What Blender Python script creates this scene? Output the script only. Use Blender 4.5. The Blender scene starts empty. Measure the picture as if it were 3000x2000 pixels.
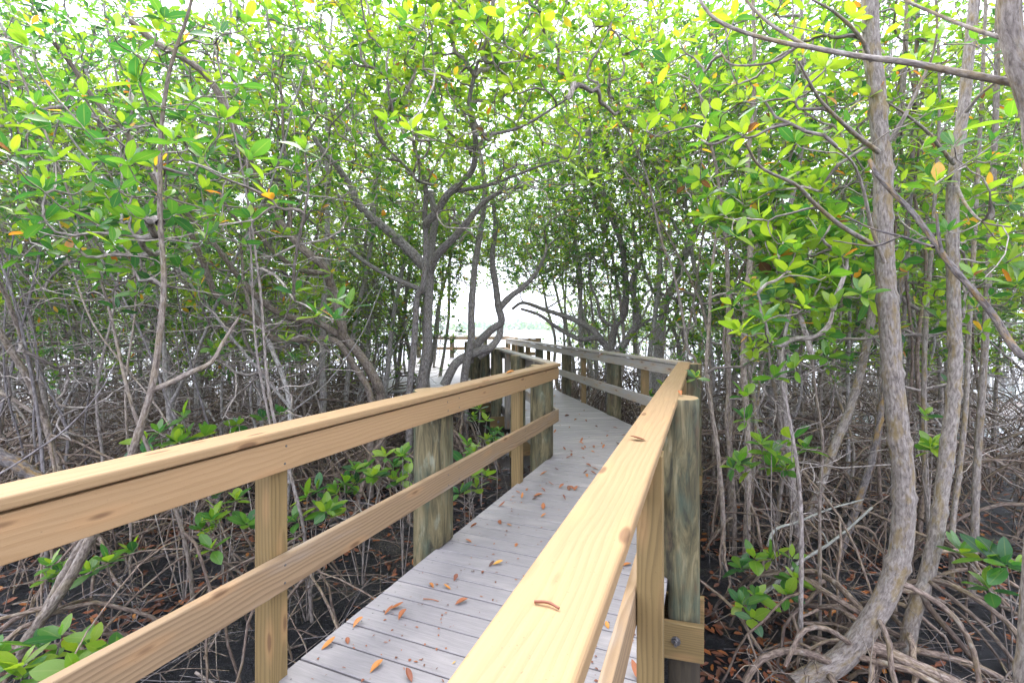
import bpy, bmesh, math
import numpy as np
from mathutils import Vector, Matrix
S = bpy.context.scene
COL = S.collection
F, H, V0 = 1400.0, 1.48, 958.0
GZ = -0.95
rng = np.random.default_rng(11)

def U(u, v, Y):
    return np.array([(u-1500)/F*Y, Y, H-(v-V0)/F*Y])

# ------------------------------------------------------------------ objects
def tag(o, label=None, cat=None, group=None, kind=None):
    if label: o['label'] = label
    if cat: o['category'] = cat
    if group: o['group'] = group
    if kind: o['kind'] = kind
    return o

def empty(name, loc, label, cat, group=None):
    o = bpy.data.objects.new(name, None); COL.objects.link(o)
    o.location = Vector([float(c) for c in loc]); o.empty_display_size = .2
    return tag(o, label, cat, group)

def link_mesh(name, me, mats, parent=None, loc=None, rotz=0.0):
    o = bpy.data.objects.new(name, me); COL.objects.link(o)
    for m in (mats if isinstance(mats, (list, tuple)) else [mats]): me.materials.append(m)
    if loc is not None: o.location = Vector([float(c) for c in loc])
    o.rotation_euler[2] = rotz
    if parent is not None:
        o.parent = parent
    return o

def mesh_np(name, verts, faces, uv=None, attrs=None, smooth=True, matidx=None):
    """verts (n,3); faces (m,4) int array; uv (m*4,2)"""
    me = bpy.data.meshes.new(name)
    verts = np.ascontiguousarray(verts, np.float32); faces = np.ascontiguousarray(faces, np.int32)
    n, m = len(verts), len(faces); k = faces.shape[1]
    me.vertices.add(n); me.vertices.foreach_set('co', verts.ravel())
    me.loops.add(m*k); me.loops.foreach_set('vertex_index', faces.ravel())
    me.polygons.add(m); me.polygons.foreach_set('loop_start', np.arange(m, dtype=np.int32)*k)
    me.polygons.foreach_set('use_smooth', np.full(m, smooth))
    if matidx is not None: me.polygons.foreach_set('material_index', np.ascontiguousarray(matidx, np.int32))
    if uv is not None:
        l = me.uv_layers.new(name='UVMap'); l.data.foreach_set('uv', np.ascontiguousarray(uv, np.float32).ravel())
    for k_, v_ in (attrs or {}).items():
        a = me.attributes.new(k_, 'FLOAT', 'POINT'); a.data.foreach_set('value', np.ascontiguousarray(v_, np.float32))
    me.update(calc_edges=True)
    return me

def nrm(a):
    return a/np.maximum(np.linalg.norm(a, axis=-1, keepdims=True), 1e-9)

class Acc:
    """accumulates quad soup for one mesh"""
    def __init__(s): s.v=[]; s.f=[]; s.uv=[]; s.t=[]; s.n=0
    def add(s, v, f, uv, t=None):
        s.v.append(v); s.f.append(f+s.n); s.uv.append(uv)
        s.t.append(np.zeros(len(v)) if t is None else t); s.n += len(v)
    def mesh(s, name, origin=(0,0,0)):
        return mesh_np(name, np.concatenate(s.v)-np.array(origin), np.concatenate(s.f), np.concatenate(s.uv), {'tint': np.concatenate(s.t)})

def resample(pts, k):
    pts = np.asarray(pts, float)
    if len(pts) == 2: pts = np.vstack([pts[0], pts.mean(0), pts[1]])
    P = np.vstack([2*pts[0]-pts[1], pts, 2*pts[-1]-pts[-2]])
    seg = np.linalg.norm(np.diff(pts, axis=0), axis=1); cum = np.concatenate([[0], np.cumsum(seg)])
    s = np.linspace(0, cum[-1], k)
    i = np.clip(np.searchsorted(cum, s, side='right')-1, 0, len(seg)-1)
    t = ((s-cum[i])/np.maximum(seg[i], 1e-9))[:, None]
    a, b, c, d = P[i], P[i+1], P[i+2], P[i+3]
    return .5*((2*b)+(-a+c)*t+(2*a-5*b+4*c-d)*t**2+(-a+3*b-3*c+d)*t**3)

def tubes(acc, P, R, sides, knob=0.0, tr=(0, 1)):
    """P (n,k,3), R (n,k)"""
    P = np.asarray(P, float); R = np.asarray(R, float)
    n, k, _ = P.shape
    T = np.gradient(P, axis=1); T = nrm(T)
    mt = nrm(T.mean(1)); ref = np.zeros((n, 3)); ref[np.arange(n), np.argmin(np.abs(mt), axis=1)] = 1
    N = nrm(np.cross(T, ref[:, None, :])); B = np.cross(T, N)
    ang = np.arange(sides)/sides*2*np.pi
    rr = R[:, :, None]*np.ones(sides)
    if knob > 0:
        ph = rng.uniform(0, 6.28, (n, 1, 3)); kk = np.arange(k)[None, :, None]
        rr = rr*(1+knob*(.5*np.sin(2*ang[None, None]+ph[..., 0:1]+kk*.35)+.5*np.sin(3*ang[None, None]+ph[..., 1:2]-kk*.5)))
        rr = rr*(1+knob*.6*rng.uniform(-1, 1, (n, k, sides)))
    V = P[:, :, None, :]+rr[..., None]*(np.cos(ang)[None, None, :, None]*N[:, :, None, :]+np.sin(ang)[None, None, :, None]*B[:, :, None, :])
    idx = np.arange(n*k*sides).reshape(n, k, sides)
    a = idx[:, :-1, :]; b = np.roll(a, -1, axis=2); c = np.roll(idx[:, 1:, :], -1, axis=2); d = idx[:, 1:, :]
    f = np.stack([a, b, c, d], -1).reshape(-1, 4)
    s = np.concatenate([np.zeros((n, 1)), np.cumsum(np.linalg.norm(np.diff(P, axis=1), axis=2), axis=1)], 1)+rng.uniform(0, 50, (n, 1))
    circ = 2*np.pi*R.mean(1)
    u0 = (np.arange(sides)/sides)[None, None, :]*circ[:, None, None]*np.ones((1, k-1, 1)); u1 = u0+circ[:, None, None]/sides
    v0 = s[:, :-1, None]*np.ones(sides); v1 = s[:, 1:, None]*np.ones(sides)
    uv = np.stack([np.stack([u0, v0], -1), np.stack([u1, v0], -1), np.stack([u1, v1], -1), np.stack([u0, v1], -1)], 3).reshape(-1, 2)
    acc.add(V.reshape(-1, 3), f, uv, np.repeat(rng.uniform(*tr, n), k*sides))

PROF = {3: ([0, .55, 1], [.05, 1, .05]),
        4: ([0, .3, .72, 1], [.06, .88, .88, .05]),
        6: ([0, .12, .36, .62, .86, 1], [.07, .42, .93, 1, .6, .04]),
        8: ([0, .08, .22, .4, .58, .76, .91, 1], [.07, .24, .7, .97, 1, .8, .42, .03])}

def leaves(acc, P, D, Nn, L, W, rows, tint, droop=.12, fold=.18, twist=0.0):
    """leaf blades: base P, direction D, normal Nn, length L, half-width W (arrays)"""
    n = len(P)
    if n == 0: return
    D = nrm(D); S_ = nrm(np.cross(D, Nn)); Nn = np.cross(S_, D)
    t, w = (np.array(x) for x in PROF[rows])
    dr = (droop*(1+.8*rng.uniform(-1, 1, n)))[:, None]
    fo = (fold*(1+.7*rng.uniform(-1, 1, n)))[:, None]
    cx = P[:, None]+D[:, None]*(L[:, None]*t)[..., None]-Nn[:, None]*(L[:, None]*dr*t**2)[..., None]
    wd = W[:, None]*w
    wav = 1+.10*rng.uniform(-1, 1, (n, rows, 2))
    Lf = cx+S_[:, None]*(wd*wav[..., 0])[..., None]+Nn[:, None]*(wd*fo)[..., None]
    Rt = cx-S_[:, None]*(wd*wav[..., 1])[..., None]+Nn[:, None]*(wd*fo)[..., None]
    V = np.stack([Lf, cx, Rt], 2)
    idx = np.arange(n*rows*3).reshape(n, rows, 3)
    f1 = np.stack([idx[:, :-1, 0], idx[:, :-1, 1], idx[:, 1:, 1], idx[:, 1:, 0]], -1)
    f2 = np.stack([idx[:, :-1, 1], idx[:, :-1, 2], idx[:, 1:, 2], idx[:, 1:, 1]], -1)
    f = np.stack([f1, f2], 2).reshape(-1, 4)
    uvv = np.zeros((n, rows-1, 2, 4, 2)); o = np.ones((n, rows-1))
    for j, (a, b) in enumerate(((0, .5), (.5, 1))):
        for q, (x, y) in enumerate(((a, 0), (b, 0), (b, 1), (a, 1))):
            uvv[:, :, j, q, 0] = x; uvv[:, :, j, q, 1] = (t[:-1] if y == 0 else t[1:])[None]*o
    acc.add(V.reshape(-1, 3), f, uvv.reshape(-1, 2), np.repeat(tint, rows*3))

def tints(n, bias=0.0, old=.03):
    t = np.clip(rng.normal(.47+bias, .20, n), 0, .78)
    r = rng.uniform(0, 1, n)
    t = np.where(r < old, rng.uniform(.86, .97, n), t)
    t = np.where(r > 1-old*.25, 1.0, t)
    return t

def rosettes(acc, tips, dirs, Ls, rows, nl=(5, 9), bias=0.0, upw=.55, old=.03, wr=.235):
    """rosette of leaves at each twig tip"""
    if len(tips) == 0: return
    m = rng.integers(nl[0], nl[1]+1, len(tips))
    rep = np.repeat(np.arange(len(tips)), m)
    first = np.concatenate([[0], np.cumsum(m)[:-1]])
    j = np.arange(len(rep))-first[rep]
    frac = j/np.maximum(m[rep]-1, 1)
    A = nrm(dirs*(1-upw)+np.array([0, 0, 1.0])*upw+rng.normal(0, .22, dirs.shape))
    ref = np.where(np.abs(A[:, 2:3]) > .9, np.array([[1.0, 0, 0]]), np.array([[0, 0, 1.0]]))
    E1 = nrm(np.cross(A, ref)); E2 = np.cross(A, E1)
    phi = rng.uniform(0, 6.28, len(tips))[rep]+j*2.4+rng.normal(0, .25, len(rep))
    beta = np.radians(12+80*frac**.75+rng.normal(0, 9, len(rep)))
    D = np.cos(beta)[:, None]*A[rep]+np.sin(beta)[:, None]*(np.cos(phi)[:, None]*E1[rep]+np.sin(phi)[:, None]*E2[rep])
    Nn = A[rep]-D*(A[rep]*D).sum(1, keepdims=True)+rng.normal(0, .12, D.shape)
    L = Ls[rep]*rng.uniform(.6, 1.2, len(rep))*(1-.35*(1-frac)**3)
    ob = A[rep]*(.02*(1-frac))[:, None]
    tb = np.repeat(rng.normal(0, .10, len(tips)), m)
    t = tints(len(rep), 0, old); t = np.where(t < .8, np.clip(t+bias+tb+.14*(1-frac), 0, .8), t)
    leaves(acc, tips[rep]+ob+D*.008, D, Nn, L, L*rng.uniform(wr*.72, wr*1.15, len(rep)), rows, t)

# ------------------------------------------------------------------ materials
class NT:
    def __init__(s, name):
        s.m = bpy.data.materials.new(name); s.m.use_nodes = True
        s.t = s.m.node_tree; s.b = s.t.nodes['Principled BSDF']; s.out = s.t.nodes['Material Output']
    def n(s, typ, **kw):
        nd = s.t.nodes.new(typ)
        for k, v in kw.items():
            if k.startswith('i_'): s.set(nd.inputs[k[2:].replace('_', ' ')], v)
            elif k.startswith('x'): s.set(nd.inputs[int(k[1:])], v)
            else: setattr(nd, k, v)
        return nd
    def set(s, sock, v):
        if isinstance(v, bpy.types.NodeSocket): s.t.links.new(v, sock)
        else:
            if isinstance(v, (tuple, list)) and len(v) == 3 and sock.type == 'RGBA': v = (*v, 1)
            sock.default_value = v
    def math(s, op, a, b=0.0, c=0.0, clamp=False):
        return s.n('ShaderNodeMath', operation=op, use_clamp=clamp, x0=a, x1=b, x2=c).outputs[0]
    def noise(s, vec, scale=5, detail=3, rough=.55, dist=0.0):
        nd = s.n('ShaderNodeTexNoise', i_Scale=scale, i_Detail=detail, i_Roughness=rough, i_Distortion=dist)
        if vec is not None: s.set(nd.inputs['Vector'], vec)
        return nd.outputs['Fac']
    def map(s, vec, sc=(1, 1, 1), loc=(0, 0, 0)):
        nd = s.n('ShaderNodeMapping'); s.set(nd.inputs['Vector'], vec); s.set(nd.inputs['Scale'], sc); s.set(nd.inputs['Location'], loc)
        return nd.outputs[0]
    def ramp(s, fac, stops, interp='LINEAR'):
        nd = s.n('ShaderNodeValToRGB'); cr = nd.color_ramp; cr.interpolation = interp
        while len(cr.elements) < len(stops): cr.elements.new(.5)
        for e, (p, c) in zip(cr.elements, stops):
            e.position = p; e.color = (*c, 1) if len(c) == 3 else c
        s.set(nd.inputs[0], fac); return nd.outputs[0]
    def mix(s, fac, a, b, blend='MIX'):
        nd = s.n('ShaderNodeMix', data_type='RGBA', blend_type=blend)
        s.set(nd.inputs[0], fac); s.set(nd.inputs[6], a); s.set(nd.inputs[7], b); return nd.outputs[2]
    def step(s, x, lo, hi):
        return s.n('ShaderNodeMapRange', interpolation_type='SMOOTHSTEP', x0=x, x1=lo, x2=hi).outputs[0]
    def bump(s, h, strength=.3, dist=.01):
        return s.n('ShaderNodeBump', i_Strength=strength, i_Distance=dist, i_Height=h).outputs[0]
    def fin(s, color=None, rough=None, normal=None, spec=None):
        if color is not None: s.set(s.b.inputs['Base Color'], color)
        if rough is not None: s.set(s.b.inputs['Roughness'], rough)
        if normal is not None: s.set(s.b.inputs['Normal'], normal)
        if spec is not None: s.set(s.b.inputs['Specular IOR Level'], spec)
        return s.m

def mat_wood(name, light, dark, ring=55, knots=True, grey=0.0, greycol=(.36, .34, .32), contrast=.8):
    light, dark, greycol = (tuple(c*.73 for c in k) for k in (light, dark, greycol))
    q = NT(name)
    tc = q.n('ShaderNodeTexCoord').outputs['Object']; rnd = q.n('ShaderNodeObjectInfo').outputs['Random']
    off = q.n('ShaderNodeCombineXYZ', x0=q.math('MULTIPLY', rnd, 83.0), x1=0.0, x2=0.0).outputs[0]
    p = q.n('ShaderNodeVectorMath', operation='ADD', x0=tc, x1=off).outputs[0]
    sx = q.n('ShaderNodeSeparateXYZ', x0=p)
    n1 = q.noise(q.map(p, (.5, 3.0, 3.0)), 1.0, 2, .5)
    n2 = q.noise(q.map(p, (2.2, 9, 9)), 1.0, 2, .5)
    oy = q.math('MULTIPLY_ADD', q.math('FRACT', q.math('MULTIPLY', rnd, 7.3)), .16, -.08)
    y = q.math('ADD', sx.outputs[1], q.math('ADD', oy, q.math('MULTIPLY_ADD', n1, .16, -.08)))
    z = q.math('ADD', sx.outputs[2], q.math('ADD', .07, q.math('MULTIPLY_ADD', n2, .05, -.025)))
    r = q.math('SQRT', q.math('ADD', q.math('MULTIPLY', y, y), q.math('MULTIPLY', z, z)))
    ringv = q.math('FRACT', q.math('MULTIPLY', r, ring))
    rv = q.math('MULTIPLY', q.step(ringv, .25, .8), q.math('SUBTRACT', 1.0, q.step(ringv, .86, .99)))
    fine = q.noise(q.map(p, (3, 160, 160)), 1.0, 3, .6)
    blot = q.noise(q.map(p, (1.6, 5, 5)), 1.0, 3, .6)
    f = q.math('ADD', q.math('MULTIPLY', rv, contrast*.55), q.math('MULTIPLY', q.math('SUBTRACT', fine, .35), .5), clamp=True)
    col = q.mix(f, light, dark)
    col = q.mix(q.math('MULTIPLY', q.step(blot, .45, .75), .35), col, tuple(c*.78 for c in light))
    if grey > 0:
        g = q.step(q.noise(q.map(p, (1.2, 7, 7)), 1.0, 4, .65), .75-grey, 1.1-grey*.6)
        col = q.mix(g, col, q.mix(f, greycol, tuple(c*.62 for c in greycol)))
    if knots:
        vo = q.n('ShaderNodeTexVoronoi', i_Scale=1.0, i_Randomness=1.0); q.set(vo.inputs['Vector'], q.map(p, (3.2, 12, 12)))
        kn = q.math('SUBTRACT', 1.0, q.step(vo.outputs['Distance'], .09, .17))
        halo = q.math('SUBTRACT', 1.0, q.step(vo.outputs['Distance'], .14, .42))
        col = q.mix(q.math('MULTIPLY', halo, .35), col, (.36, .20, .09))
        col = q.mix(q.math('MULTIPLY', kn, .75), col, (.10, .05, .024))
    specks = q.step(q.noise(p, 170, 1, .5), .73, .78)
    col = q.mix(q.math('MULTIPLY', specks, .35), col, tuple(c*.4 for c in dark))
    return q.fin(col, q.math('MULTIPLY_ADD', fine, .25, .5), q.bump(q.math('ADD', rv, q.math('MULTIPLY', fine, 1.4)), .22, .002), .3)

def mat_pile():
    q = NT('pile timber')
    g = q.n('ShaderNodeNewGeometry').outputs['Position']; rnd = q.n('ShaderNodeObjectInfo').outputs['Random']
    off = q.n('ShaderNodeCombineXYZ', x0=0.0, x1=0.0, x2=q.math('MULTIPLY', rnd, 41.0)).outputs[0]
    p = q.n('ShaderNodeVectorMath', operation='ADD', x0=g, x1=off).outputs[0]
    st = q.noise(q.map(p, (17, 17, 2.4)), 1.0, 6, .7, .8)
    bl = q.noise(q.map(p, (6.5, 6.5, 2.2)), 1.0, 4, .6)
    b2 = q.noise(q.map(p, (9, 9, 3.0), (5, 3, 1)), 1.0, 4, .65)
    col = q.ramp(st, [(.36, (.022, .02, .012)), (.47, (.07, .06, .03)), (.56, (.125, .103, .052)), (.68, (.21, .17, .095))])
    col = q.mix(q.math('MULTIPLY', q.step(bl, .48, .68), .5), col, (.075, .105, .075))
    col = q.mix(q.math('MULTIPLY', q.step(b2, .6, .74), .55), col, (.24, .26, .20))
    col = q.mix(q.math('MULTIPLY', q.step(b2, .44, .28), .55), col, (.11, .065, .035))
    zz = q.n('ShaderNodeSeparateXYZ', x0=g).outputs[2]
    wet = q.math('SUBTRACT', 1.0, q.step(q.math('ADD', zz, q.math('MULTIPLY', st, .3)), -.20, -.02))
    col = q.mix(q.math('MULTIPLY', wet, .85), col, (.032, .024, .018))
    return q.fin(col, .7, q.bump(st, .5, .006), .3)

def mat_deck():
    q = NT('composite deck')
    uv = q.n('ShaderNodeTexCoord').outputs['UV']
    g1 = q.noise(q.map(uv, (7, 110, 1)), 1.0, 4, .6, .6)
    g2 = q.noise(q.map(uv, (1.1, 3.3, 1)), 1.0, 3, .6)
    col = q.ramp(g1, [(.3, (.188, .174, .174)), (.5, (.22, .203, .203)), (.7, (.25, .232, .23))])
    col = q.mix(q.math('MULTIPLY', q.step(g2, .5, .75), .35), col, (.56, .50, .46))
    sp = q.step(q.noise(q.map(uv, (90, 60, 1)), 1.0, 2, .5), .72, .76)
    col = q.mix(q.math('MULTIPLY', sp, .3), col, (.16, .13, .12))
    return q.fin(col, .55, q.bump(g1, .25, .002), .35)

def mat_bark(name, c0, c1, c2, lichen=(.33, .26, .09), lam=.35, pale=(.42, .42, .38), pam=.4, sc=1.0, fiss=1.0):
    q = NT(name)
    uv = q.n('ShaderNodeTexCoord').outputs['UV']
    f1 = q.noise(q.map(uv, (70*sc, 20*sc, 1)), 1.0, 5, .68, .4)
    f2 = q.noise(q.map(uv, (16*sc, 6*sc, 1)), 1.0, 4, .6)
    f3 = q.noise(q.map(uv, (22*sc, 10*sc, 1), (7.7, 3.1, 0)), 1.0, 4, .65)
    f4 = q.noise(q.map(uv, (30*sc, 240*sc, 1)), 1.0, 2, .5)
    col = q.ramp(f1, [(.36, c0), (.49, c1), (.63, c2)])
    col = q.mix(q.math('MULTIPLY', q.step(f2, .47, .66), lam), col, lichen)
    col = q.mix(q.math('MULTIPLY', q.step(f3, .56, .68), pam), col, pale)
    at = q.n('ShaderNodeAttribute', attribute_name='tint').outputs['Fac']
    col = q.mix(1.0, col, q.ramp(at, [(0, (.5, .47, .46)), (.6, (.95, .94, .92)), (1, (1.35, 1.32, 1.28))]), 'MULTIPLY')
    h = q.math('ADD', f1, q.math('MULTIPLY', f4, .25*fiss))
    return q.fin(col, .82, q.bump(h, .75*fiss, .012/sc), .25)

def mat_leaf(name, dead=False):
    q = NT(name)
    at = q.n('ShaderNodeAttribute', attribute_name='tint').outputs['Fac']
    uv = q.n('ShaderNodeTexCoord').outputs['UV']; su = q.n('ShaderNodeSeparateXYZ', x0=uv)
    if dead:
        col = q.ramp(at, [(0, (.075, .03, .018)), (.3, (.19, .055, .022)), (.55, (.32, .105, .025)), (.8, (.43, .18, .03)), (.93, (.45, .30, .05)), (1, (.30, .32, .07))])
    else:
        col = q.ramp(at, [(0, (.018, .075, .032)), (.3, (.036, .15, .035)), (.55, (.10, .238, .024)), (.8, (.235, .365, .03)), (.86, (.42, .36, .03)), (.92, (.62, .30, .03)), (.97, (.50, .17, .03)), (1, (.13, .055, .035))])
    mid = q.math('ABSOLUTE', q.math('SUBTRACT', su.outputs[0], .5))
    rib = q.math('SUBTRACT', 1.0, q.step(mid, .015, .05))
    col = q.mix(q.math('MULTIPLY', rib, .5), col, q.mix(.5, col, (.35, .40, .12) if not dead else (.30, .14, .05)))
    g = q.n('ShaderNodeTexCoord').outputs['Object']
    sp = q.noise(g, 55, 3, .6)
    col = q.mix(q.math('MULTIPLY', q.step(sp, .6, .75), .45), col, q.mix(.55, col, (.12, .10, .02) if not dead else (.07, .03, .02)))
    q.fin(col, q.math('MULTIPLY_ADD', sp, .3, .18) if not dead else .5, None, .75 if not dead else .4)
    if not dead:
        tr = q.n('ShaderNodeBsdfTranslucent'); q.set(tr.inputs[0], q.mix(1.0, col, (1.65, 1.52, .8), 'MULTIPLY'))
        mx = q.n('ShaderNodeMixShader', x0=.54); q.t.links.new(q.b.outputs[0], mx.inputs[1]); q.t.links.new(tr.outputs[0], mx.inputs[2])
        q.t.links.new(mx.outputs[0], q.out.inputs[0])
    return q.m

def mat_mud():
    q = NT('mangrove mud')
    p = q.n('ShaderNodeNewGeometry').outputs['Position']
    n1 = q.noise(p, 26, 6, .65); n2 = q.noise(p, 1.1, 4, .6); n3 = q.noise(p, 90, 3, .6)
    col = q.ramp(n1, [(.35, (.004, .004, .006)), (.55, (.011, .0105, .0135)), (.72, (.028, .025, .025))])
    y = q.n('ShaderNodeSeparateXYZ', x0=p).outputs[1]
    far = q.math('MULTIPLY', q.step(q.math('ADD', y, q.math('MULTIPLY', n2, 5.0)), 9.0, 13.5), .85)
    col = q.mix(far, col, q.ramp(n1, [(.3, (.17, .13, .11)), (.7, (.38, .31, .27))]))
    gr = q.math('MULTIPLY', q.step(n2, .54, .62), q.step(q.noise(p, 60, 2, .6), .5, .6))
    col = q.mix(q.math('MULTIPLY', gr, .6), col, (.19, .155, .12))
    ro = q.math('MULTIPLY_ADD', q.step(n2, .35, .6), .25, .16)
    return q.fin(col, ro, q.bump(q.math('ADD', q.math('MULTIPLY', n1, 1.0), q.math('MULTIPLY', n3, .4)), 1.0, .06), .4)

def mat_water():
    q = NT('shallow bay water')
    p = q.n('ShaderNodeNewGeometry').outputs['Position']
    n1 = q.noise(q.map(p, (1.5, 3.0, 1)), 1.6, 3, .55)
    q.set(q.b.inputs['IOR'], 1.33)
    return q.fin((.10, .12, .12), .09, q.bump(n1, .12, .03), .5)

def mat_plain(name, col, rough=.6, metal=0.0):
    q = NT(name); n = q.noise(q.n('ShaderNodeTexCoord').outputs['Object'], 60, 3, .6)
    q.set(q.b.inputs['Metallic'], metal)
    return q.fin(q.mix(n, tuple(c*.7 for c in col), tuple(c*1.25 for c in col)), rough)

M_PINE = mat_wood('new yellow pine', (.375, .245, .125), (.26, .155, .07), 70, contrast=.55)
M_PINE_LIFT = mat_wood('pinkish pine face board side-lit', (.43, .275, .14), (.30, .17, .075), 60, contrast=.5)  # pinkish face boards; fill light for the dim side faces put into a lighter colour
M_PINE2 = mat_wood('yellow pine rail', (.36, .245, .14), (.18, .11, .06), 58, grey=.24, contrast=.95)
M_POST = mat_wood('pine post', (.28, .19, .078), (.14, .095, .04), 75, contrast=1.0)
M_OLD = mat_wood('weathered pine', (.42, .335, .225), (.26, .19, .125), 55, grey=.55, greycol=(.45, .44, .43))
M_GREY = mat_wood('grey timber', (.27, .235, .185), (.15, .125, .095), 60, grey=.4, greycol=(.2, .195, .185))
M_PILE = mat_pile(); M_DECK = mat_deck()
M_END = mat_plain('sawn end grain', (.26, .175, .085), .75)
M_STEEL = mat_plain('galvanised bolt', (.22, .21, .21), .4, .8)
M_SCREW = mat_plain('deck screw', (.07, .065, .065), .5)
M_BARK = mat_bark('lichen bark', (.125, .105, .097), (.235, .203, .183), (.355, .318, .292), lichen=(.25, .175, .055), lam=.62)
M_BARK_G = mat_bark('grey bark', (.14, .128, .127), (.30, .28, .275), (.46, .435, .425), lam=.15, pam=.6, pale=(.46, .47, .44))
M_BARK_K = mat_bark('dark grey bark', (.07, .062, .06), (.19, .173, .167), (.33, .308, .30), lam=.12, pam=.5, pale=(.33, .34, .31))
M_BARK_D = mat_bark('brown bark', (.085, .067, .058), (.215, .175, .15), (.34, .295, .26), lam=.2, pam=.35)
M_TWIG = mat_bark('twig bark', (.095, .08, .075), (.235, .203, .19), (.38, .345, .325), lam=.12, pam=.4, fiss=.4)
M_ROOT = mat_bark('prop root', (.055, .039, .033), (.14, .103, .085), (.26, .205, .17), lam=.2, pam=.3, sc=1.0, fiss=.45)
M_DEAD = mat_bark('dead twig', (.07, .062, .065), (.14, .125, .13), (.24, .222, .23), lam=.05, pam=.3, fiss=.4)
M_PALE = mat_bark('pale lichened twig', (.16, .145, .13), (.32, .33, .30), (.50, .52, .48), lam=.1, pam=.7, pale=(.46, .50, .46), fiss=.6)
M_YELL = mat_bark('lichen crusted bark', (.05, .043, .045), (.135, .118, .118), (.22, .20, .19), lichen=(.30, .18, .04), lam=.7, pam=.3)
M_LEAF = mat_leaf('mangrove leaf'); M_FALL = mat_leaf('fallen leaf', True)
M_MUD = mat_mud(); M_WATER = mat_water()

# ------------------------------------------------------------------ ground, water
def vnoise(x, y, s, seed):
    r = np.random.default_rng(seed); g = r.uniform(-1, 1, (256, 256))
    X = x/s; Y = y/s; xi = np.floor(X).astype(int); yi = np.floor(Y).astype(int); fx = X-xi; fy = Y-yi
    fx = fx*fx*(3-2*fx); fy = fy*fy*(3-2*fy); a = lambda i, j: g[i % 256, j % 256]
    return (a(xi, yi)*(1-fx)+a(xi+1, yi)*fx)*(1-fy)+(a(xi, yi+1)*(1-fx)+a(xi+1, yi+1)*fx)*fy

def sstep(x, a, b):
    t = np.clip((x-a)/(b-a), 0, 1); return t*t*(3-2*t)

WZ = -1.02
def ground_h(x, y):
    n = .05*vnoise(x, y, 1.7, 1)+.03*vnoise(x, y, .6, 2)+.018*vnoise(x, y, .22, 3)+.034*np.maximum(vnoise(x, y, .11, 4), -.2)+.010*vnoise(x, y, .055, 6)
    far = sstep(y, 8.0, 11.5)
    base = GZ-.055*far+.03*far*vnoise(x, y, 3.5, 5)
    out = sstep(y, 17.5, 24)
    base = base-.8*out
    base = base+2.2*sstep(y, 332, 350)
    return base+n*(1-.8*out)

def axis(lo, hi, step, far_lo, far_hi, g=1.35):
    a = list(np.arange(lo, hi+1e-6, step)); d = step; x = hi
    while x < far_hi: d *= g; x += d; a.append(x)
    d = step; x = lo; b = []
    while x > far_lo: d *= g; x -= d; b.append(x)
    return np.array(b[::-1]+a)

gx = axis(-6, 6, .04, -600, 600); gy = axis(1.6, 7, .04, -60, 500, 1.12)
gx = np.clip(gx, -600, 600); gy = np.clip(gy, -60, 600)
X, Yg = np.meshgrid(gx, gy)
Zg = ground_h(X, Yg)
idx = np.arange(X.size).reshape(X.shape)
fc = np.stack([idx[:-1, :-1], idx[:-1, 1:], idx[1:, 1:], idx[1:, :-1]], -1).reshape(-1, 4)
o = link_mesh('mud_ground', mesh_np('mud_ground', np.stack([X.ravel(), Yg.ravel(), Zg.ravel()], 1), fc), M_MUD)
tag(o, kind='structure')
wx = np.array([-600., -60, 0, 60, 600]); wy = np.array([-60., 5, 30, 120, 400, 600])
X, Yg = np.meshgrid(wx, wy); idx = np.arange(X.size).reshape(X.shape)
fc = np.stack([idx[:-1, :-1], idx[:-1, 1:], idx[1:, 1:], idx[1:, :-1]], -1).reshape(-1, 4)
o = link_mesh('water', mesh_np('water', np.stack([X.ravel(), Yg.ravel(), np.full(X.size, WZ)], 1), fc), M_WATER)
tag(o, kind='structure')

# ------------------------------------------------------------------ boardwalk geometry
def v2(x, y): return np.array([x, y], float)
def isect(p, d, q, e):
    A = np.array([d, -e]).T; t = np.linalg.solve(A, q-p); return p+d*t[0]

class Line:      # a railing line: post inner plane, outward side sign
    def __init__(s, a, b, out): # out = +1 left of direction, -1 right
        s.a, s.b = v2(*a), v2(*b); s.d = nrm(s.b-s.a); s.n = np.array([-s.d[1], s.d[0]])*out; s.L = np.linalg.norm(s.b-s.a)
        s.prev = s.next = None
    def at(s, t, q=0): return s.a+s.d*t+s.n*q
    def ends(s, q):
        p0 = s.a+s.n*q; p1 = s.b+s.n*q
        if s.prev is not None: p0 = isect(p0, s.d, s.prev.a+s.prev.n*q, s.prev.d)
        if s.next is not None: p1 = isect(p1, s.d, s.next.a+s.next.n*q, s.next.d)
        return p0, p1
    def tY(s, Y): return (Y-s.a[1])/s.d[1]

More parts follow.
